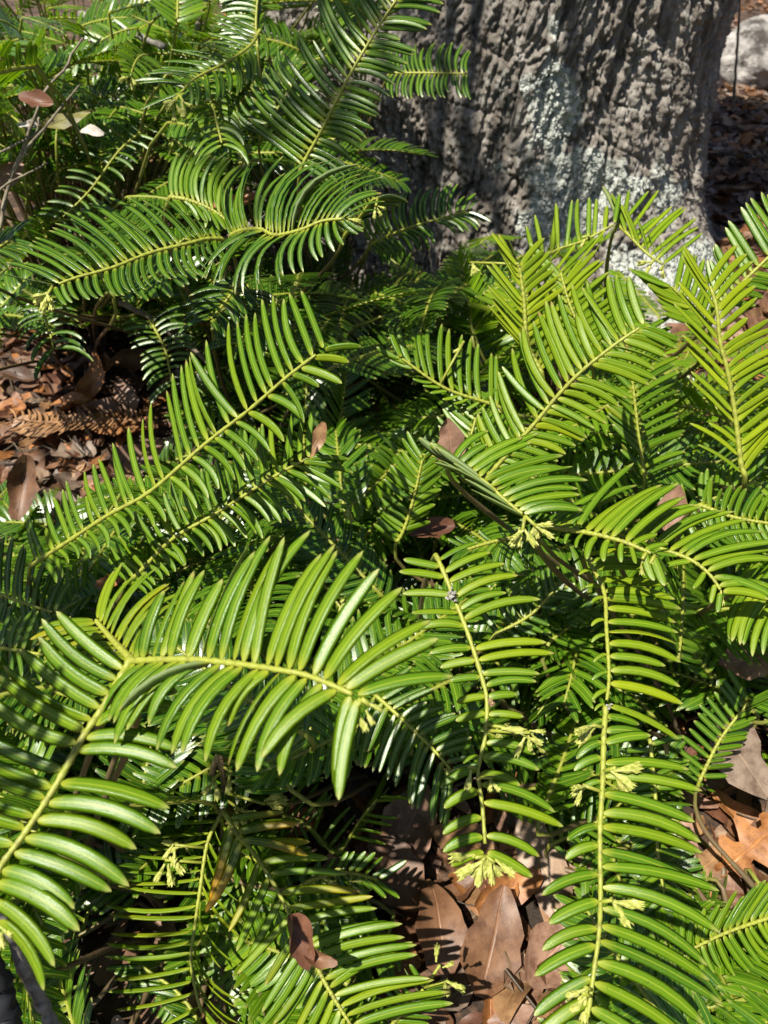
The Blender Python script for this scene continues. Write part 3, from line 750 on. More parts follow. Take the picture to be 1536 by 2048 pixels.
frond('center', [(745, 1385, .50), (770, 1407, .495), (823, 1456, .487), (878, 1511, .48), (905, 1545, .475)],
      [(0, 70, -55, .03), (.5, 85, -40, .03), (1, 60, -10, .03)], [(0, -40, 100, -.04), (.4, -55, 118, -.05), (.8, -28, 128, -.03), (1, -10, 110, 0)], n=13, c=.3, tint=.32)
frond('center', [(990, 1270, .55), (1060, 1230, .55), (1110, 1180, .55)], [(0, -40, -50, 0), (1, -10, -60, 0)], [(0, 40, 30, 0), (1, 50, 10, 0)], n=10, tint=.3)
# -- long
frond('long', [(1170, 1105, .49), (1180, 1126, .48), (1208, 1183, .465), (1213, 1258, .447), (1218, 1353, .43), (1212, 1412, .42)],
      [(0, 110, -5, .05), (.3, 150, 14, .06), (.6, 150, 28, .07), (.85, 160, 42, .07), (1, 135, 70, .06)], [(0, -30, 10, -.1), (.5, -28, 12, -.1), (1, -36, 20, -.1)], n=15, nB=10, c=.3, tint=.80, width=.0068, r=.0015)
frond('long', [(1212, 1412, .42), (1208, 1466, .412), (1205, 1566, .398), (1200, 1666, .385), (1201, 1791, .37), (1198, 1866, .36), (1188, 1941, .352), (1172, 2060, .342)],
      [(0, 42, 8, .03), (.08, 85, 20, .04), (.16, 110, -25, .04), (.22, 190, 25, .05), (.4, 200, 62, .06), (.55, 230, 68, .06), (.7, 215, 130, .06), (.85, 215, 135, .06), (1, 140, 105, .06)],
      [(0, -35, 25, -.08), (.2, -58, 24, -.1), (.35, -62, 30, -.1), (.48, -72, 26, -.1), (.56, -115, 40, -.08), (.7, -112, 42, -.07), (.85, -125, 75, -.06), (1, -110, 80, -.05)],
      n=18, nB=14, c=.25, tint=.62, width=.0066, r=.0016, tailroot=False,
      cones=[(1185, 1450, .41, 2, -50, 26), (1165, 1570, .395, 4, -22, 16), (1232, 1535, .395, 3, 52, 26), (1225, 1800, .365, 2, 52, 22), (1170, 1975, .345, 2, -30, 16), (1165, 1985, .345, 2, -18, 40)])
frond('long', [(1300, 1480, .55), (1310, 1580, .54), (1315, 1700, .53), (1330, 1800, .52)], [(0, 70, -20, .03), (1, 80, 40, .03)], [(0, -60, 0, 0), (1, -50, 40, 0)], n=14, tint=.5, c=.3)
# -- bottom
frond('bottom', [(447, 1612, .535), (440, 1632, .533), (415, 1686, .53), (400, 1781, .52), (390, 1851, .515), (382, 1921, .51), (395, 1996, .505), (410, 2040, .50)],
      [(0, -115, 5, .03), (.2, -150, 15, .03), (.45, -180, -6, .04), (.65, -165, 10, .04), (.85, -170, 32, .04), (1, -60, 60, .04)],
      [(0, 40, 60, -.06), (.4, 85, 110, -.10), (.7, 95, 105, -.12), (1, 70, 60, -.08)],
      n=18, nB=15, c=.25, tint=.76, width=.0042, rollA=.95, rollB=.8, yel=.12, cones=[(350, 1690, .52, 4, -20, 24), (330, 1720, .52, 3, 6, 34)])
frond('bottom', [(452, 1630, .50), (470, 1661, .495), (515, 1716, .485), (555, 1781, .475), (585, 1841, .465), (615, 1890, .46)],
      [(0, 110, -20, .03), (.5, 150, -5, .03), (1, 185, -40, .04)], [(0, -30, 130, 0), (.5, -70, 140, 0), (1, -95, 150, .0)], n=9, c=.25, tint=.68, yel=.28, width=.0058, r=.0017)
frond('bottom', [(615, 1890, .46), (640, 1946, .455), (668, 1996, .45), (705, 2055, .445)],
      [(0, 180, -55, .04), (.5, 195, -42, .04), (1, 200, -50, .04)], [(0, -95, 145, .02), (.5, -75, 135, .02), (1, -50, 120, .02)], n=9, c=.25, tint=.70, width=.0056, r=.0016, tailroot=False, yel=.15)
frond('bottom', [(560, 1625, .60), (620, 1655, .595), (672, 1706, .59), (720, 1640, .585), (760, 1590, .58)],
      [(0, 55, -70, .02), (.5, 60, -65, .02), (1, 30, -70, .02)], [(0, -10, 55, .0), (.5, 70, 20, 0), (1, 70, 5, 0)], n=17, c=.3, tint=.62, width=.0042)
frond('bottom', [(440, 1500, .52), (447, 1560, .53), (450, 1612, .535)], [(0, 0, 0.1, 0), (.01, 0, .1, 0)], [], n=0, tint=.5, age=.65, r=.0026, cones=[(425, 1560, .52, 2, -10, 30), (465, 1545, .52, 2, 12, 26), (480, 1620, .52, 4, 20, 30), (530, 1608, .52, 3, 40, -4)])
frond('bottom', [(420, 2080, .5), (360, 1990, .52), (280, 1930, .53)], [(0, -60, -30, 0), (1, -70, 10, 0)], [(0, -40, 60, 0), (1, -30, 60, 0)], n=13, c=.3, tint=.3)
frond('bottom', [(620, 1760, .52), (690, 1745, .515), (760, 1760, .51)], [(0, 10, -40, 0), (1, 50, -40, 0)], [(0, 20, 60, 0), (1, 50, 40, 0)], n=10, c=.3, tint=.45, cones=[(640, 1750, .51, 2, 40, 4), (700, 1770, .51, 3, 24, 14)])
frond('bottom', [(760, 2080, .50), (800, 2030, .495), (850, 1975, .49)], [(0, -50, -20, 0), (1, -30, -50, 0)], [(0, 70, 20, 0), (1, 60, -10, 0)], n=10, c=.3, tint=.5, cones=[(895, 1960, .48, 2, 26, 30), (880, 1930, .485, 2, 10, -24)])
frond('bottom', [(466, 1655, .470), (474, 1668, .468), (484, 1682, .466)], [(0, -44, 140, .03), (1, -52, 150, .03)], [(0, 118, -18, .03), (1, 125, -8, .03)], n=2, nB=2, c=.25, tint=.45, yel=1.0, width=.0062, tailroot=False)
# -- corner
frond('corner', [(1580, 1820, .50), (1536, 1836, .50), (1448, 1867, .495), (1365, 1908, .49)],
      [(0, 70, -95, .03), (.6, 60, -100, .03), (1, 0, -60, .03)], [(0, 60, 75, -.05), (.6, 50, 75, -.05), (1, 0, 50, -.03)], n=16, c=.3, tint=.6)
frond('corner', [(1100, 1690, .60), (1200, 1640, .59), (1290, 1560, .58)], [(0, -10, -60, 0), (1, 30, -60, 0)], [(0, 40, 40, 0), (1, 60, 20, 0)], n=12, c=.3, tint=.4)
frond('corner', [(1400, 1560, .56), (1440, 1480, .56), (1500, 1400, .56)], [(0, -60, -40, 0), (1, -40, -60, 0)], [(0, 60, 0, 0), (1, 50, -20, 0)], n=13, c=.3, tint=.42)

# ------------------------------------------------------------------ filler sprays, kept below/behind the main ones
CELL = 24
gw, gh = int(W0 // CELL) + 24, int(H0 // CELL) + 24
dbuf = np.full((gh, gw), 0.0)
for f in FRONDS:
    allp = [f.pts[::4]] + [n.pts for n in f.needles]
    px, py, d = project(np.concatenate(allp))
    for x, y, q in zip(px, py, d):
        i, j = int(x // CELL) + 12, int(y // CELL) + 12
        if 0 <= i < gw and 0 <= j < gh: dbuf[j, i] = max(dbuf[j, i], q)
KEEP = [(x, y, .74) for x, y in [(15, 380), (50, 290), (72, 225), (95, 175), (133, 135), (142, 110), (166, 76), (74, 204), (60, 250), (135, 240), (180, 262), (60, 345), (95, 325), (30, 290), (110, 225), (160, 170), (215, 48), (270, 70), (320, 92)]]
for (x, y, q) in KEEP:
    for di in (-1, 0, 1):
        i, j = int(x // CELL) + 12 + di, int(y // CELL) + 12
        dbuf[j, i] = max(dbuf[j, i], q)
OPEN = [(130, 830, 190, 130), (60, 740, 90, 70), (280, 720, 60, 45), (960, 1850, 130, 105), (820, 1640, 90, 60), (1480, 1690, 90, 70), (1480, 1510, 60, 60), (1060, 1950, 80, 60), (690, 1630, 60, 50)]
def blocked(px, py, d, slack):
    for x, y, q in zip(px, py, d):
        if q < 0.2: return True
        i, j = int(x // CELL) + 12, int(y // CELL) + 12
        if 0 <= i < gw and 0 <= j < gh and dbuf[j, i] > 0 and q < dbuf[j, i] + slack: return True
        for (ox, oy, rx, ry) in OPEN:
            if ((x - ox) / rx) ** 2 + ((y - oy) / ry) ** 2 < 1: return True
        if x > 960 and y < 560 and not (y > 450 and x < 1300): return True
        if x > 1330 and 560 <= y < 640: return True
    return False
def auto_frond(base, dv, length, up, npair, Ln, tint, sag, wd=0.0047):
    t = np.linspace(0, 1, 10)[:, None]
    side0 = norm(np.cross(dv, up)); up = np.cross(side0, dv)
    pts = base + dv * length * t - np.array([0, 0, 1]) * sag * length * t ** 2 + side0 * rng.normal(0, .12) * length * t ** 2
    ns = []
    T = np.gradient(pts, axis=0)
    lift = rng.uniform(-.25, .45); cur = rng.uniform(.0, .075)
    for i in range(npair):
        for s in (-1, 1):
            tt = (i + .25 * s + rng.uniform(-.2, .2) + .4) / npair; tt = min(max(tt, 0.0), 1.0)
            fi = tt * 9; k = min(int(fi), 8); b = pts[k] + (pts[k + 1] - pts[k]) * (fi - k)
            tg = norm(T[k]); sd_ = norm(np.cross(tg, up)); un = np.cross(sd_, tg)
            ang = math.radians(62 - 28 * tt ** 3 + rng.normal(0, 5))
            L = Ln * (0.55 + .45 * math.sin(math.pi * min(1, .15 + tt * .9))) * rng.uniform(.88, 1.08)
            X = norm(tg * math.cos(ang) + (sd_ * s * math.cos(lift) + un * math.sin(lift)) * math.sin(ang))
            nr = norm(un * math.cos(lift) - sd_ * s * math.sin(lift) + rng.normal(0, .13, 3))
            ns.append(make_needle(b, b + X * L, nr * cur * L + tg * (-.03) * L, nr, wd, float(np.clip(tint + rng.normal(0, .08), 0.02, 1))))
    return pts, ns
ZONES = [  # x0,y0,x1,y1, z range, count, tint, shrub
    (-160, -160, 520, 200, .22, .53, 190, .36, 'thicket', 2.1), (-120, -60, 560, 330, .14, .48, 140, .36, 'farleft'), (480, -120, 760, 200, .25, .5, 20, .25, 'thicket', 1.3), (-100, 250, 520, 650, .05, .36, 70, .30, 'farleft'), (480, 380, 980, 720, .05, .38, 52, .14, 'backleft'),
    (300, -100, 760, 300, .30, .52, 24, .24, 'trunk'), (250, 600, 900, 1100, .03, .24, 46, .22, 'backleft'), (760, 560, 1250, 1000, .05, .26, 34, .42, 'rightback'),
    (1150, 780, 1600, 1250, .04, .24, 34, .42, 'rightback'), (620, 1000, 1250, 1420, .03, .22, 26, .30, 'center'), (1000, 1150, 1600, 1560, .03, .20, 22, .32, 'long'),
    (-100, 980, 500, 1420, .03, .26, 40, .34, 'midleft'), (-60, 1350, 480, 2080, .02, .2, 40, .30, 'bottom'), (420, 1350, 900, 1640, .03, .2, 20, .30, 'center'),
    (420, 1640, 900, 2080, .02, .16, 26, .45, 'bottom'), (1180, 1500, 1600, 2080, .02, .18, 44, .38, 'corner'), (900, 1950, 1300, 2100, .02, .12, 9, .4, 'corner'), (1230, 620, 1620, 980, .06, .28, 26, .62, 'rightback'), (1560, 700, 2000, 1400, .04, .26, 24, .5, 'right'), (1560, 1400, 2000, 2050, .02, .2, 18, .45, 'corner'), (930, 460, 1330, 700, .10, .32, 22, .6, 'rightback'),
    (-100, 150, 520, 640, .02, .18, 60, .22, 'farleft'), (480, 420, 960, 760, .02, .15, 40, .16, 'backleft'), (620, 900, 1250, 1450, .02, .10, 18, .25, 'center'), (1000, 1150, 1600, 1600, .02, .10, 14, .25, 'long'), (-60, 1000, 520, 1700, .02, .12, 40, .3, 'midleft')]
for (x0, y0, x1, y1, za, zb, cnt, tint, key, *dm) in ZONES:
    dmax = dm[0] if dm else 1.15
    made = 0; tries = 0
    while made < cnt and tries < cnt * 14:
        tries += 1
        px, py = rng.uniform(x0, x1), rng.uniform(y0, y1); z = rng.uniform(za, zb)
        v = (H0 / 2 - py) / FPX; den = math.sin(PITCH) - v * math.cos(PITCH)
        if den < 0.05: continue
        d = (CAM[2] - z) / den
        if d > dmax or d < .42: continue
        mid = P(px, py, d)
        az = rng.uniform(0, 2 * math.pi); el = rng.uniform(-.15, .65)
        dv = np.array([math.cos(az) * math.cos(el), math.sin(az) * math.cos(el), math.sin(el)])
        length = rng.uniform(.09, .17)
        small = key in ('farleft', 'thicket')
        up = norm(np.array([0, -.1, 1]) + rng.normal(0, .50 if small else .32, 3))
        if small: length *= rng.uniform(.5, .85)
        base = mid - dv * length * .5
        if base[2] < 0.015: base[2] = 0.015
        if (base[0] - TC[0]) ** 2 + (base[1] - TC[1]) ** 2 < .53 ** 2: continue
        pts, ns = auto_frond(base, dv, length, up, int(length / .0058), rng.uniform(.024, .036) if small else rng.uniform(.032, .044), tint + rng.normal(0, .06), rng.uniform(0, .35))
        tp = np.array([n.pts[3] for n in ns[::5]])
        qx, qy, qd = project(np.concatenate([pts, tp]))
        if blocked(qx, qy, qd, 0.012): continue
        if np.any(np.hypot(tp[:, 0] - TC[0], tp[:, 1] - TC[1]) < .48): continue
        SH[key].fill += ns; SH[key].fillstems.append(pts); made += 1

# added unseen sprays, filed under the front shrub, to shade the left edge
SHADE_SPRAYS = []
for (px, py, d, up_, cnt) in [(-90, 1420, .30, .27, 3), (-40, 1110, .52, .42, 4), (-60, 1210, .53, .42, 3)]:
    c = P(px, py, d) + SUN * up_
    for _ in range(cnt):
        az = rng.uniform(1.0, 2.6); el = rng.uniform(-.2, .4)
        dv = np.array([math.cos(az) * math.cos(el), math.sin(az) * math.cos(el), math.sin(el)])
        lf_ = .08 if d < .4 else .13
        pts, ns = auto_frond(c + rng.normal(0, .012 if d < .4 else .02, 3) - dv * lf_ * .5, dv, lf_, norm(SUN + rng.normal(0, .25, 3)), int(lf_ / .0065), .026 if d < .4 else .04, .5, .15, .005)
        qx, qy, qd = project(np.concatenate([pts, np.array([n.pts[3] for n in ns])]))
        if np.any((qd > 0) & (qx > -60) & (qx < W0 + 60) & (qy > -60) & (qy < H0 + 60)): continue
        SH['front'].fill += ns; SH['front'].fillstems.append(pts); SHADE_SPRAYS.append(len(SH['front'].fillstems) - 1)

# ------------------------------------------------------------------ cones (pollen cones at the spray tips)
def cone_mesh(seed):
    r_ = np.random.default_rng(seed); S = 8
    prof = [(0, .10), (.18, .10), (.32, .13), (.45, .19), (.60, .22), (.74, .24), (.86, .25)]
    V, F = [], []
    for i, (x, r) in enumerate(prof):
        for k in range(S):
            a = 2 * math.pi * k / S
            rr = r * (1 + .16 * r_.normal() * (x > .3))
            V.append((x + .03 * r_.normal() * (x > .3), rr * math.cos(a), rr * math.sin(a)))
    n = len(prof)
    for i in range(n - 1):
        for k in range(S): F.append((i * S + k, (i + 1) * S + k, (i + 1) * S + (k + 1) % S, i * S + (k + 1) % S))
    # ragged mouth: pointed scales around a bumpy end
    o = len(V); V.append((.90, 0, 0))
    for k in range(S):
        a = 2 * math.pi * (k + .5) / S; ln = r_.uniform(.94, 1.08); rr = r_.uniform(.26, .36)
        V.append((ln, rr * math.cos(a), rr * math.sin(a)))
        F.append(((n - 1) * S + k, o + 1 + k, (n - 1) * S + (k + 1) % S))
        F.append(((n - 1) * S + k, (n - 1) * S + (k + 1) % S, o))
    for k in range(5):
        p = len(V); a = r_.uniform(0, 6.28); rr = r_.uniform(.02, .16)
        c = np.array([.9, rr * math.cos(a), rr * math.sin(a)])
        V += [c + (0, .05, 0), c + (0, -.03, .05), c + (0, -.03, -.05), c + (.16, .03 * r_.normal(), .03 * r_.normal())]
        F += [(p, p + 1, p + 3), (p + 1, p + 2, p + 3), (p + 2, p, p + 3)]
    return mesh_from('pollen_cone', np.array(V), [tuple(int(q) for q in f) for f in F], [M_CONE], smooth=False)
CONES = [cone_mesh(i) for i in range(5)]

def place_cones(f, parent, inv):
    for (px, py, d, n, dx, dy) in f.conespec:
        b = P(px, py, d)
        L0 = math.hypot(dx, dy) * d / FPX * 1.15
        L0 = min(max(L0, .007), .0145)
        ax0 = norm(dx * VR - dy * VU)
        src = f.pts[np.argmin(np.linalg.norm(f.pts - b, axis=1))]
        sid = norm(np.cross(ax0, VF))
        for i in range(n):
            fan = (0 if n == 1 else (i / (n - 1) - .5) * min(2.1, .42 * n)) + rng.normal(0, .10)
            ax = norm(ax0 * math.cos(fan) + sid * math.sin(fan) + VF * rng.normal(0, .30) + np.array([0, 0, -.12]))
            L = L0 * rng.uniform(.8, 1.15)
            o = b + rng.normal(0, .0012, 3) + ax * .0012
            o = o + norm(src - o) * .002
            A = norm(np.cross(ax, rng.normal(0, 1, 3))); B = np.cross(ax, A)
            wdt = L * rng.uniform(.58, .74)
            M = np.eye(4); M[:3, 0] = ax * L; M[:3, 1] = A * wdt; M[:3, 2] = B * wdt; M[:3, 3] = o
            c = link('pollen_cone', CONES[rng.integers(0, 5)], parent)
            c.matrix_parent_inverse = inv; c.matrix_basis = Matrix(M.tolist())
        f.extra.append((src, b))

for key, s in SH.items():
    root = empty('yew_shrub', s.root)
    tag(root, s.label, 'shrub', 'yew shrubs under the tree')
    inv = Matrix.Translation(Vector(-s.root))
    allneed = sorted([n for f in s.fronds for n in f.needles], key=lambda n: -n.size)
    solo = set(id(n) for n in allneed[:300] if n.size > 0)
    for f in s.fronds:
        # stem: visible shoot, then down to the root
        pts = f.pts; n0 = len(pts)
        seg = catmull(pts[::3], 96)
        rad = np.linspace(f.r * .98, f.r * .62, len(seg)); age = np.full(len(seg), f.age)
        if f.tailroot:
            T0 = norm(pts[1] - pts[0]); p0 = pts[0]
            g0 = s.root + np.array([rng.normal(0, .012), rng.normal(0, .012), 0])
            c1 = p0 - T0 * .03 + np.array([0, 0, -.04]); c2 = g0 + np.array([0, 0, .10])
            tt = np.linspace(0, 1, 16)[:, None]
            bez = (1 - tt) ** 3 * p0 + 3 * (1 - tt) ** 2 * tt * c1 + 3 * (1 - tt) * tt ** 2 * c2 + tt ** 3 * g0
            tail = bez[1:][::-1]
            seg = np.vstack([tail, seg])
            rad = np.concatenate([np.linspace(.0024, f.r, len(tail)), rad])
            age = np.concatenate([np.linspace(1, max(f.age, .3), len(tail)) ** .6, age])
        rad = rad * (1 + .10 * np.sin(np.arange(len(rad)) * 1.25) + rng.normal(0, .04, len(rad)))
        V, F = tube(seg, rad, 7, .15)
        A = np.concatenate([np.repeat(age, 7), [age[0], age[-1]]])
        f.extra = []
        br = link('branchlet', None, root) if False else None
        holder_mesh = [list(V), list(F), list(A)]
        br = bpy.data.objects.new('branchlet', bpy.data.meshes.new('branchlet')); COL.objects.link(br)
        br.parent = root; br.matrix_parent_inverse = inv
        ident = Matrix.Identity(4)
        place_cones(f, br, ident)
        for (a_, b_) in f.extra:
            if np.linalg.norm(a_ - b_) > .003:
                v2, f2 = tube(np.array([a_, a_ * .5 + b_ * .5, b_]), [.0011, .001, .001], 6)
                o = len(holder_mesh[0]); holder_mesh[0] += list(v2); holder_mesh[1] += [tuple(i + o for i in q) for q in f2]
                holder_mesh[2] += [0.0] * len(v2)
        br.data = mesh_from('branchlet', np.array(holder_mesh[0]), holder_mesh[1], [M_STEM], attrs={'age': ('FLOAT', holder_mesh[2])})
        for n in f.needles:
            if id(n) in solo:
                o = bpy.data.objects.new('needle', needle_mesh(*n.key)); COL.objects.link(o)
                o.parent = br; o.matrix_basis = Matrix(n.M.tolist())
                o.color = (n.tint, n.yel, 0, 1)
    # small cone clusters on tips of the background shoots
    nf = len(s.fillstems)
    for k_ in rng.permutation(nf)[:int(nf * .22)]:
        if key == 'front': break
        pts = s.fillstems[k_]; T1 = norm(pts[-1] - pts[-2])
        for _ in range(int(rng.integers(2, 5))):
            ax = norm(T1 * .5 + rng.normal(0, .5, 3) + np.array([0, 0, -.5])); L_ = rng.uniform(.008, .013); w_ = L_ * .7
            A_ = norm(np.cross(ax, rng.normal(0, 1, 3))); B_ = np.cross(ax, A_)
            Mc = np.eye(4); Mc[:3, 0] = ax * L_; Mc[:3, 1] = A_ * w_; Mc[:3, 2] = B_ * w_; Mc[:3, 3] = pts[-1]
            c_ = link('pollen_cone', CONES[rng.integers(0, 5)], root); c_.matrix_parent_inverse = inv; c_.matrix_basis = Matrix(Mc.tolist())
    rest = [n for n in allneed if id(n) not in solo] + s.fill
    if rest:
        V, F, UV, MI, T = merge_needles(rest)
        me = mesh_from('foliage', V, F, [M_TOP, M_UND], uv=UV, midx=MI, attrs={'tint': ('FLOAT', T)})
        o = link('foliage', me, root); o.matrix_parent_inverse = inv; o['kind'] = 'stuff'; o.color = (0, 0, 0, 1)
    if s.fillstems:
        Vs, Fs, As = [], [], []; off = 0
        for k_, pts in enumerate(s.fillstems):
            g0 = s.root * .55 + pts[0] * .45; g0 = np.array([g0[0], g0[1], 0.0])
            if key == 'front' and k_ in SHADE_SPRAYS: g0 = np.array([-.55, .12, 0.0])  # stems of the added shading sprays, rooted out of frame
            p0 = pts[0]; T0 = norm(pts[1] - pts[0])
            tt = np.linspace(0, 1, 7)[:, None]
            c1 = p0 - T0 * .04; c2 = g0 + np.array([0, 0, .05])
            bez = ((1 - tt) ** 3 * p0 + 3 * (1 - tt) ** 2 * tt * c1 + 3 * (1 - tt) * tt ** 2 * c2 + tt ** 3 * g0)[1:][::-1]
            seg = np.vstack([bez, pts]); rad = np.concatenate([np.linspace(.0026, .0017, 6), np.linspace(.0016, .001, len(pts))])
            V, F = tube(seg, rad, 5)
            Vs += V; Fs += [tuple(i + off for i in q) for q in F]; off += len(V)
            ag = np.concatenate([np.linspace(1, .4, 6), np.full(len(pts), .12)])
            As += list(np.repeat(ag, 5)) + [1, .1]
        o = link('twigs', mesh_from('twigs', np.array(Vs), Fs, [M_STEM], attrs={'age': ('FLOAT', As)}), root)
        o.matrix_parent_inverse = inv; o['kind'] = 'stuff'

# ------------------------------------------------------------------ dried fallen spray on the open litter
M_DRY = simple_mat('dried_needle', (.13, .06, .025), (.36, .19, .08), 90, .6, .4, .0006)
dry_root = P(292, 842, ground_d(842, .03))
dry = empty('dried_yew_spray', dry_root)
tag(dry, 'dried orange-brown yew spray lying comb-like on the open leaf litter', 'dead spray')
dinv = Matrix.Translation(Vector(-dry_root))
dctrl = [P(292, 842, ground_d(842, .030)), P(210, 838, ground_d(838, .034)), P(120, 845, ground_d(845, .032)), P(25, 838, ground_d(838, .028))]
dp = catmull(dctrl, 40)
V_, F_ = tube(dp, np.linspace(.0016, .0009, 40), 6, .1)
o_ = link('stem', mesh_from('stem', np.array(V_), F_, [M_DRY]), dry); o_.matrix_parent_inverse = dinv
_dm = {}
for i_ in range(26):
    for sg in (-1, 1):
        t_ = (i_ + rng.uniform(0, .6)) / 26 * 39; k_ = min(int(t_), 38); b_ = dp[k_]; tg = norm(dp[k_ + 1] - dp[k_])
        sdv = norm(np.cross(tg, [0, 0, 1])) * sg
        an = math.radians(72 - 30 * (i_ / 26) ** 2 + rng.normal(0, 7))
        L_ = rng.uniform(.026, .036); X_ = norm(tg * math.cos(an) + sdv * math.sin(an) + np.array([0, 0, rng.normal(.06, .10)]))
        nd = make_needle(b_, b_ + X_ * L_, -tg * L_ * .10, norm(np.array([0, 0, 1]) + rng.normal(0, .3, 3)), .0036, .5)
        if nd.key not in _dm:
            Vd_, Fd_, UVd_, MId_ = needle_geo(*nd.key, 0); _dm[nd.key] = mesh_from('dried_needle', Vd_, Fd_, [M_DRY], uv=UVd_.reshape(-1, 2))
        o_ = link('needle', _dm[nd.key], dry); o_.matrix_parent_inverse = dinv; o_.matrix_basis = Matrix(nd.M.tolist())

# ------------------------------------------------------------------ dead leaves
def leaf_geo(kind, curl, fold, twist, seed, nu=9, nv=5):
    r_ = np.random.default_rng(seed)
    us = np.linspace(0, 1, nu if kind != 'lobed' else 19)
    V, UV = [], []
    wob = r_.uniform(0, 6.28)
    for u in us:
        if kind == 'oblong': wd = .21 * (math.sin(math.pi * min(1, u * .93 + .035))) ** .55
        elif kind == 'oval': wd = .29 * (math.sin(math.pi * min(1, u ** .9 * .95 + .03))) ** .7
        elif kind == 'lance': wd = .14 * (math.sin(math.pi * min(1, u ** .85 * .97 + .02))) ** .8
        else:
            wd = .36 * (math.sin(math.pi * min(1, u ** 1.1 * .93 + .03))) ** .8 * (0.62 + .38 * math.cos(u * 6.28 * 3.2 + .8)) + .03
        for j in range(nv):
            v = j / (nv - 1) * 2 - 1
            y = v * wd * (1 + .07 * math.sin(u * 9 + wob + v) + (.10 * r_.normal() if abs(v) == 1 and nu > 6 else 0))
            z = fold * abs(v) * wd + curl * ((u - .5) ** 2) * 1.6 + (.035 if twist < 1.5 else .07) * math.sin(u * 7 + v * 2 + wob) + .35 * abs(curl) * v * v * wd
            a = twist * (u - .5)
            V.append((u - .5, y * math.cos(a) - z * math.sin(a), y * math.sin(a) + z * math.cos(a))); UV.append((u, v * .5 + .5))
    F = []
    for i in range(len(us) - 1):
        for j in range(nv - 1):
            F.append((i * nv + j, (i + 1) * nv + j, (i + 1) * nv + j + 1, i * nv + j + 1))
    return np.array(V), np.array(F)[:, ::-1], np.array(UV)
def leaf_mesh(*a, **k):
    V, F, UV = leaf_geo(*a, **k)
    return mesh_from('dead_leaf', V, F, [M_DEAD], uv=UV[F.ravel()])
LK = {}
for kd in ('oblong', 'oval', 'lance', 'lobed'):
    LK[kd] = [(leaf_mesh(kd, c_, f_, t_, s_), leaf_geo(kd, c_, f_, t_, s_, nu=6, nv=3)) for s_, (c_, f_, t_) in enumerate([(.12, .15, .2), (.45, .3, -.5), (-.35, .2, .6), (.2, .6, .3), (-.15, -.25, -.7), (.05, .08, 0), (.7, .9, 1.6)])]

COLS = {'tan': (.33, .19, .09), 'orange': (.38, .165, .055), 'brown': (.19, .095, .048), 'pinkish': (.33, .195, .135), 'grey': (.28, .21, .16), 'dark': (.09, .048, .026), 'pale': (.40, .28, .19), 'red': (.17, .075, .042), 'olive': (.22, .21, .05), 'white': (.55, .52, .46)}
def put_leaf(p, size, heading, nrm, kind, var, colr, label, group=None):
    X = np.array([math.cos(heading), math.sin(heading), 0.0]); nrm = norm(nrm)
    X = norm(X - (X @ nrm) * nrm); Y = np.cross(nrm, X)
    M = np.eye(4); M[:3, 0] = X * size; M[:3, 1] = Y * size; M[:3, 2] = nrm * size; M[:3, 3] = p
    o = link('dead_leaf', LK[kind][var][0]); o.matrix_basis = Matrix(M.tolist())
    c = np.array(COLS[colr]) * rng.uniform(.9, 1.1)
    o.color = (*c, 1); tag(o, label, 'leaf', group)
    return o
def leaf_px(px, py, d, sizepx, hdeg, nrm, kind, var, colr, label):
    if d is None: d = ground_d(py, .022)
    put_leaf(P(px, py, d), sizepx * d / FPX, math.radians(hdeg), nrm, kind, var, colr, label)
CAMN = np.array([0, -.77, .64])
leaf_px(283, 716, None, 125, 25, (.1, -.35, 1), 'oblong', 0, 'tan', 'large smooth tan oblong dead leaf at the far edge of the open litter')
leaf_px(190, 770, None, 130, 70, (-.4, -.5, 1), 'oblong', 1, 'orange', 'orange-brown curled dead leaf propped up in the open litter beside a tan one')
leaf_px(250, 800, None, 90, 110, (0, -.6, 1), 'oval', 0, 'pinkish', 'pinkish-grey oval dead leaf lying beside the orange curled leaf')
leaf_px(145, 800, None, 100, 10, (.1, -.3, 1), 'lance', 2, 'orange', 'narrow shiny orange dead leaf resting across the litter')
leaf_px(205, 820, None, 110, -20, (.1, -.3, 1), 'oblong', 2, 'brown', 'brown curved dead leaf in front of the narrow shiny orange leaf')
leaf_px(100, 850, None, 150, 5, (0, -.2, 1), 'oblong', 5, 'tan', 'flat tan dead leaf crossed by comb-like needle shadows')
leaf_px(240, 850, None, 140, -5, (0, -.2, 1), 'oblong', 5, 'orange', 'flat orange-brown dead leaf crossed by comb-like needle shadows')
leaf_px(45, 975, .78, 130, 100, (.3, -.7, .6), 'oblong', 3, 'brown', 'shaded brown dead leaf standing beside the two diagonal sprays')
leaf_px(275, 915, .80, 120, 40, (.2, -.6, 1), 'oval', 0, 'brown', 'brown dead leaf tucked under the tips of the upper diagonal spray')
leaf_px(218, 1166, .58, 52, 20, (0, -.7, 1), 'oval', 3, 'orange', 'small bright orange dead leaf behind the three-spray joint')
leaf_px(170, 1190, .64, 130, 30, (0, -.4, 1), 'lobed', 0, 'grey', 'greyish lobed dead leaf in the shade under the diagonal sprays')
leaf_px(632, 880, .62, 75, 80, (.2, -.8, .6), 'oblong', 1, 'tan', 'tan folded dead leaf caught between the two diagonal sprays')
leaf_px(900, 885, .585, 105, 95, (.05, -.95, .25), 'oval', 0, 'pinkish', 'pinkish-brown oval dead leaf standing upright behind a small upright spray')
leaf_px(860, 1062, .62, 105, 25, (.3, -.3, .9), 'oblong', 3, 'red', 'dark red-brown dead leaf under the small upright spray')
leaf_px(1342, 1015, .56, 95, 70, (-.2, -.8, .6), 'oval', 1, 'pinkish', 'pinkish-brown dead leaf half hidden behind overlapping broad needles')
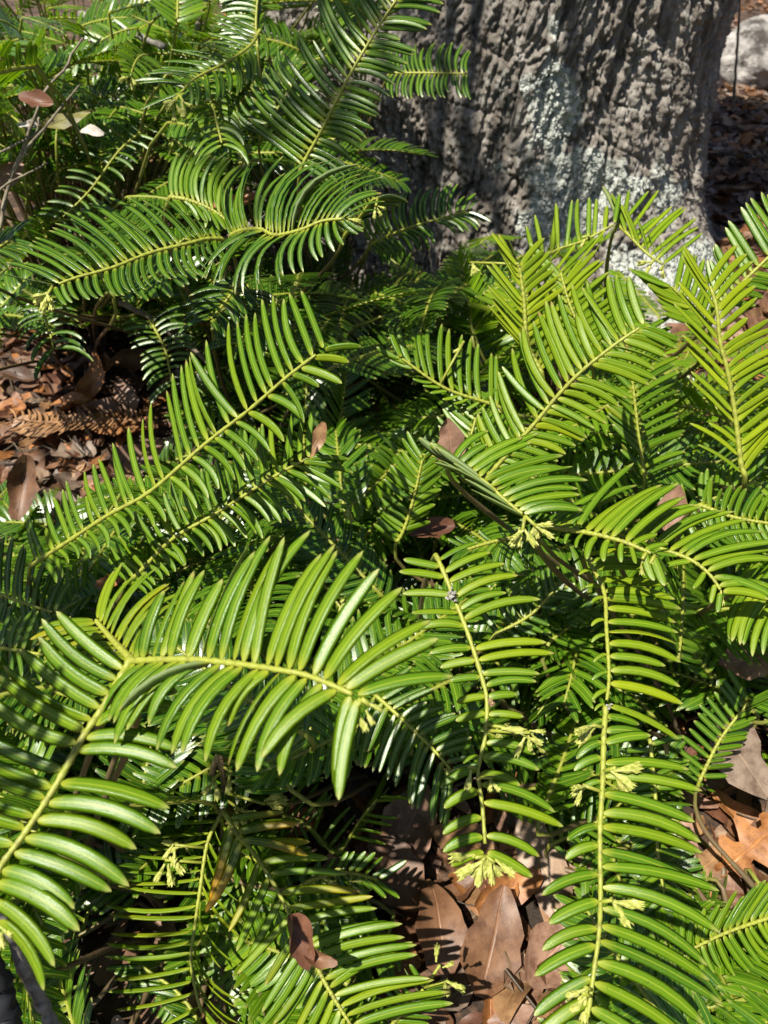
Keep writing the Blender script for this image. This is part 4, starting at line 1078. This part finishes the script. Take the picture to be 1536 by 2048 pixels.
leaf_px(1110, 1210, .62, 120, 60, (0, -.6, 1), 'oval', 1, 'brown', 'brown dead leaf in the dark gap between two hanging sprays')
leaf_px(1140, 1290, .62, 150, 80, (.2, -.4, 1), 'oblong', 4, 'red', 'reddish-brown dead leaf lower in the dark gap between two hanging sprays')
leaf_px(1500, 1320, .60, 130, 10, (0, -.6, 1), 'oval', 0, 'pinkish', 'pinkish dead leaf in shade below the overhanging right-hand needles'.replace('right-hand ', ''))
leaf_px(596, 1874, .432, 100, -40, (.35, -.6, .7), 'oval', 6, 'red', 'curled red-brown dead leaf caught on a stem of the yellowing shrub')
leaf_px(645, 1912, .430, 62, 20, (-.2, -.6, .8), 'oval', 6, 'brown', 'small crumpled brown leaf scrap beside the curled red-brown leaf')
leaf_px(1478, 1512, .58, 190, -60, (.1, -.7, .8), 'oval', 0, 'grey', 'pale greyish dead leaf with needle shadows among low sprays')
leaf_px(1500, 1695, .60, 170, 35, (-.1, -.5, 1), 'lobed', 5, 'orange', 'lobed orange-brown oak leaf lying in sun at the low shaded shrub')
leaf_px(820, 1650, None, 185, 65, (.1, -.35, 1), 'oval', 2, 'pinkish', 'large pale pinkish dead leaf under hanging needle tips')
leaf_px(790, 1740, None, 175, 120, (-.1, -.2, 1), 'oval', 0, 'brown', 'broad shaded brown dead leaf below the large pale pinkish one')
leaf_px(985, 1880, None, 205, 75, (.1, -.35, 1), 'oval', 0, 'brown', 'very broad brown dead leaf striped by needle shadows below the fanned cones')
leaf_px(880, 1850, None, 180, 100, (.25, -.2, 1), 'oval', 2, 'brown', 'broad orange-tinged brown leaf beside the very broad striped leaf')
leaf_px(1110, 1900, None, 180, 40, (0, -.2, 1), 'oval', 1, 'pinkish', 'large pinkish curled dead leaf beneath the very long hanging spray')
leaf_px(1090, 1740, None, 220, 110, (0, -.3, 1), 'oblong', 4, 'pale', 'pale ribbed dead leaf between the fanned cones and the long hanging spray')
leaf_px(1010, 1780, .595, 150, 20, (.2, -.5, 1), 'oblong', 1, 'orange', 'small orange-brown curled leaf directly below the fanned cones')
leaf_px(1400, 1740, None, 160, 30, (0, -.2, 1), 'oblong', 0, 'tan', 'tan dead leaf seen between long needles near the lobed oak leaf')
leaf_px(590, 1640, .61, 110, 10, (0, -.5, 1), 'oval', 0, 'orange', 'sunlit orange-tan dead leaf behind narrow yellow-green needles')
leaf_px(660, 1750, .60, 130, 70, (.2, -.5, 1), 'oblong', 0, 'pinkish', 'pinkish dead leaf leaning behind the partly yellowed shrub')
leaf_px(470, 405, .80, 90, 20, (0, -.6, 1), 'oblong', 0, 'orange', 'orange-tan dead leaf behind the glossy arched spray')
leaf_px(10, 352, .70, 90, 60, (.3, -.7, .7), 'oval', 0, 'pinkish', 'pinkish dead leaf at the foot of the bare twig')
leaf_px(135, 240, .72, 110, 35, (.2, -.7, .8), 'lance', 0, 'olive', 'olive-brown pointed leaf with yellow tip beside the bare twig')
leaf_px(60, 252, .74, 46, 10, (0, -.6, .8), 'oblong', 3, 'white', 'bleached white dead leaf behind the bare twig')
leaf_px(180, 262, .75, 52, -10, (0, -.6, .8), 'oblong', 2, 'white', 'bleached whitish curled leaf under the olive-brown pointed leaf')
leaf_px(74, 204, .618, 68, -8, (.1, -.62, .75), 'oval', 3, 'red', 'red-brown folded dead leaf hanging on the bare twig')
leaf_px(300, 300, .95, 70, 80, (0, -.7, .8), 'oval', 0, 'tan', 'tan dead leaf upright among the dense dark shrub')

KLAB = {'oblong': 'oblong', 'oval': 'oval', 'lance': 'narrow pointed', 'lobed': 'lobed'}
REG = [((-60, 660, 330, 1010), 90, 'in the open litter left bare between shrubs'), ((680, 1560, 1220, 2070), 50, 'on the ground below the hanging cones'),
       ((1230, 1430, 1560, 2070), 40, 'on the ground under the low sprays'), ((300, 600, 700, 1500), 32, 'on the ground deep under the diagonal sprays'),
       ((0, 250, 420, 460), 24, 'on the ground near the bare twig'), ((1440, 130, 1560, 640), 40, 'on the open ground beyond the tree trunk')]
def litter_color():
    return random.choices(['tan', 'orange', 'brown', 'pinkish', 'grey', 'dark', 'red', 'pale'], [4, 4, 6, 3, 2, 3, 2, 1])[0]
for (x0, y0, x1, y1), cnt, where in REG:
    for _ in range(cnt):
        px, py = rng.uniform(x0, x1), rng.uniform(y0, y1)
        d = ground_d(py)
        if d > 6: continue
        p = P(px, py, d)
        kd = random.choices(['oblong', 'oval', 'lance', 'lobed'], [6, 3, 3, 1])[0]; colr = litter_color()
        size = rng.uniform(.03, .062)
        p[2] = float(gz(p[0], p[1])) + .004 + rng.uniform(0, .016)
        nm = {'pinkish': 'pinkish-brown', 'grey': 'grey-brown', 'dark': 'dark brown', 'red': 'red-brown', 'orange': 'orange-brown'}.get(colr, colr)
        put_leaf(p, size, rng.uniform(0, 6.28), np.array([0, 0, 1]) + rng.normal(0, .32, 3), kd, int(rng.integers(0, 6)), colr,
                 f'{nm} {KLAB[kd]} dead leaf {where}', f'fallen leaves {where}')

# the uncounted rest of the litter
Vs, Fs, UVs, Cs = [], [], [], []; off = 0
def litter_leaf(x, y, zoff, size):
    global off
    kd = random.choices(['oblong', 'oval', 'lance', 'lobed'], [6, 2, 4, 1])[0]
    V, F, UV = LK[kd][random.randrange(6)][1]
    nrm = norm(np.array([0, 0, 1]) + rng.normal(0, .33, 3)); a = rng.uniform(0, 6.28)
    X = np.array([math.cos(a), math.sin(a), 0]); X = norm(X - (X @ nrm) * nrm); Y = np.cross(nrm, X)
    Vs.append((V @ np.array([X, Y, nrm])) * size + np.array([x, y, float(gz(x, y)) + zoff])); Fs.append(F + off); UVs.append(UV[F.ravel()])
    c = np.array(COLS[litter_color()]) * rng.uniform(.7, 1.1)
    Cs.append(np.tile(np.append(c, 1), (len(V), 1))); off += len(V)
for _ in range(3600):
    litter_leaf(rng.uniform(-.95, 1.25), rng.uniform(.0, 1.5), rng.uniform(.0, .012), rng.uniform(.025, .06))
for _ in range(4200):
    y = 1.1 + 6 * rng.random() ** 1.5
    litter_leaf(rng.uniform(.30, .62) * y + rng.normal(0, .12) * (1 + .4 * y), y, rng.uniform(.0, .02), rng.uniform(.035, .08))
for _ in range(1500):
    litter_leaf(rng.uniform(-2.5, 3.5), rng.uniform(-.6, 5), rng.uniform(.0, .01), rng.uniform(.035, .075))
for _ in range(420):
    x, y = rng.uniform(-.7, .7), rng.uniform(.15, 1.3); L_ = rng.uniform(.02, .09); a_ = rng.uniform(0, 6.28); r_ = rng.uniform(.0006, .0016)
    dv = np.array([math.cos(a_), math.sin(a_), rng.normal(0, .12)]) * L_; b_ = np.array([-math.sin(a_), math.cos(a_), 0]) * r_; u_ = np.array([0, 0, r_])
    p = np.array([x, y, float(gz(x, y)) + rng.uniform(.008, .022)]); md = p + dv * .5 + b_ * rng.normal(0, 3)
    Vs.append(np.array([q + e for q in (p, md, p + dv) for e in (b_, u_, -b_)]))
    Fq = np.array([(k * 3 + e, k * 3 + (e + 1) % 3, k * 3 + 3 + (e + 1) % 3, k * 3 + 3 + e) for k in range(2) for e in range(3)])
    Fs.append(Fq + off); UVs.append(np.full((24, 2), .3)); off += 9
    c = np.array([.20, .16, .11]) * rng.uniform(.4, 1.4); Cs.append(np.tile(np.append(c, 1), (9, 1)))
tag(link('leaf_litter', mesh_from('leaf_litter', np.concatenate(Vs), np.concatenate(Fs), [M_LIT], uv=np.concatenate(UVs), attrs={'leafcol': ('FLOAT_COLOR', np.concatenate(Cs))})),
    'brown layer of small fallen leaves and scraps covering the soil', 'leaf litter', kind='stuff')

# ------------------------------------------------------------------ twigs, rod, crumbs, boulder
def twig(name, label, lines, mat, cat='twig'):
    V, F = [], []
    for pl, r0, r1 in lines:
        pts = catmull([P(*q) for q in pl], 26)
        pts = pts + rng.normal(0, r0 * .12, pts.shape)
        v, f = tube(pts, np.linspace(r0, r1, 26) * (1 + .10 * rng.normal(0, 1, 26)), 7, .06)
        o = len(V); V += list(v); F += [tuple(i + o for i in q) for q in f]
    org = V[0]
    ob = link(name, mesh_from(name, np.array(V) - org, F, [mat])); ob.location = org
    return tag(ob, label, cat)
twig('bare_twig', 'thin bare branching twig with a red-brown leaf near its middle',
     [([(-10, 520, .66), (15, 380, .65), (50, 290, .64), (72, 225, .63), (95, 175, .625), (133, 135, .62), (142, 110, .62), (166, 76, .615)], .0019, .0009),
      ([(28, 340, .65), (60, 290, .66), (90, 255, .67), (130, 205, .69), (160, 170, .71)], .0014, .0008),
      ([(-20, 395, .64), (20, 365, .645), (60, 345, .65), (95, 325, .655)], .0013, .0007),
      ([(-20, 315, .63), (30, 290, .635), (70, 268, .64), (78, 235, .64)], .0012, .0007)], M_TWIG)
twig('dead_stick', 'pale weathered stick lying behind the glossy sprays under the tree',
     [([(160, 30, .95), (215, 48, .93), (270, 70, .91), (330, 95, .90)], .0045, .0035)], M_STICK, 'stick')
twig('dead_stick', 'thin brown stick rising beside the tree trunk behind the shrubs',
     [([(425, -30, .95), (405, 20, .95), (390, 75, .95)], .0035, .003)], M_TWIG, 'stick')
twig('dead_stick', 'thin grey-brown stick crossing the ground behind the large tan leaf',
     [([(240, 605, .84), (290, 630, .84), (340, 668, .84), (395, 705, .84), (430, 740, .84)], .0032, .002)], M_TWIG, 'stick')
twig('dead_stick', 'flaking grey stick leaning next to the dark blue-grey rod',
     [([(-10, 1800, .36), (15, 1850, .36), (45, 1930, .37), (75, 1990, .38), (125, 2080, .39)], .0024, .0034)], M_STICK, 'stick')
twig('dark_rod', 'smooth dark blue-grey round rod beside the flaking grey stick',
     [([(-70, 1840, .35), (-22, 1930, .355), (5, 2000, .36), (35, 2100, .365)], .0055, .0055)], M_ROD, 'rod')
def lump(name, label, p, size, mat, cat, seed, parts=26, sub=.35):
    r_ = np.random.default_rng(seed); V, F = [], []
    for _ in range(parts):
        c = r_.normal(0, .38, 3) * np.array([.75, 1, 1]); q = size * r_.uniform(.5, 1.2) * sub; o = len(V)
        base = np.array([(1, 0, 0), (-1, 0, 0), (0, 1, 0), (0, -1, 0), (0, 0, 1), (0, 0, -1)]) * q * r_.uniform(.6, 1.3, (6, 1))
        V += list(base + c * size)
        F += [(o, o + 2, o + 4), (o + 2, o + 1, o + 4), (o + 1, o + 3, o + 4), (o + 3, o, o + 4), (o + 2, o, o + 5), (o + 1, o + 2, o + 5), (o + 3, o + 1, o + 5), (o, o + 3, o + 5)]
    ob = link(name, mesh_from(name, np.array(V), F, [mat], smooth=False)); ob.location = p
    return tag(ob, label, cat)
lump('grey_crumb', 'small crumbly grey clump stuck on the drooping stem', P(903, 1192, .452), .0042, M_CRUMB, 'clump', 3)
lump('bud_scales', 'brown ragged bud scales on the drooping stem above hanging cones', P(982, 1404, .428), .0030, simple_mat('bud', (.12, .06, .03), (.34, .24, .12), 400, .8), 'bud scales', 5, 18)
lump('bud_scales', 'pale ragged bud scales on the very long hanging stem', P(1216, 1412, .418), .0024, M_CRUMB, 'bud scales', 8, 14)

def boulder():
    nu, nv = 90, 46
    u, v = np.meshgrid(np.linspace(0, 2 * math.pi, nu, endpoint=False), np.linspace(-1.2, math.pi / 2, nv))
    x, y, z = np.cos(u) * np.cos(v), np.sin(u) * np.cos(v), np.sin(v)
    r = 1 + .22 * noise3(x * 1.6 + 5, y * 1.6, z * 1.6) + .10 * noise3(x * 4, y * 4 + 3, z * 4) + .03 * noise3(x * 14, y * 14, z * 14)
    V = np.stack([x * r * .24, y * r * .20, z * r * .13], -1).reshape(-1, 3)
    i, j = np.meshgrid(np.arange(nu), np.arange(nv - 1)); a = (j * nu + i).ravel(); b = (j * nu + (i + 1) % nu).ravel()
    F = np.stack([a, b, b + nu, a + nu], 1)
    p = P(1530, 150, ground_d(150))
    ob = link('boulder', mesh_from('boulder', V, F, [M_ROCK])); ob.location = (p[0], p[1], .06)
    tag(ob, 'pale grey boulder on the ground beyond the tree trunk', 'rock')
boulder()
twig('sapling', 'thin bare upright sapling stem in front of the boulder', [([(1466, 215, 2.35), (1472, 130, 2.25), (1478, 40, 2.15), (1482, -60, 2.05)], .0045, .003)], M_TWIG, 'sapling')
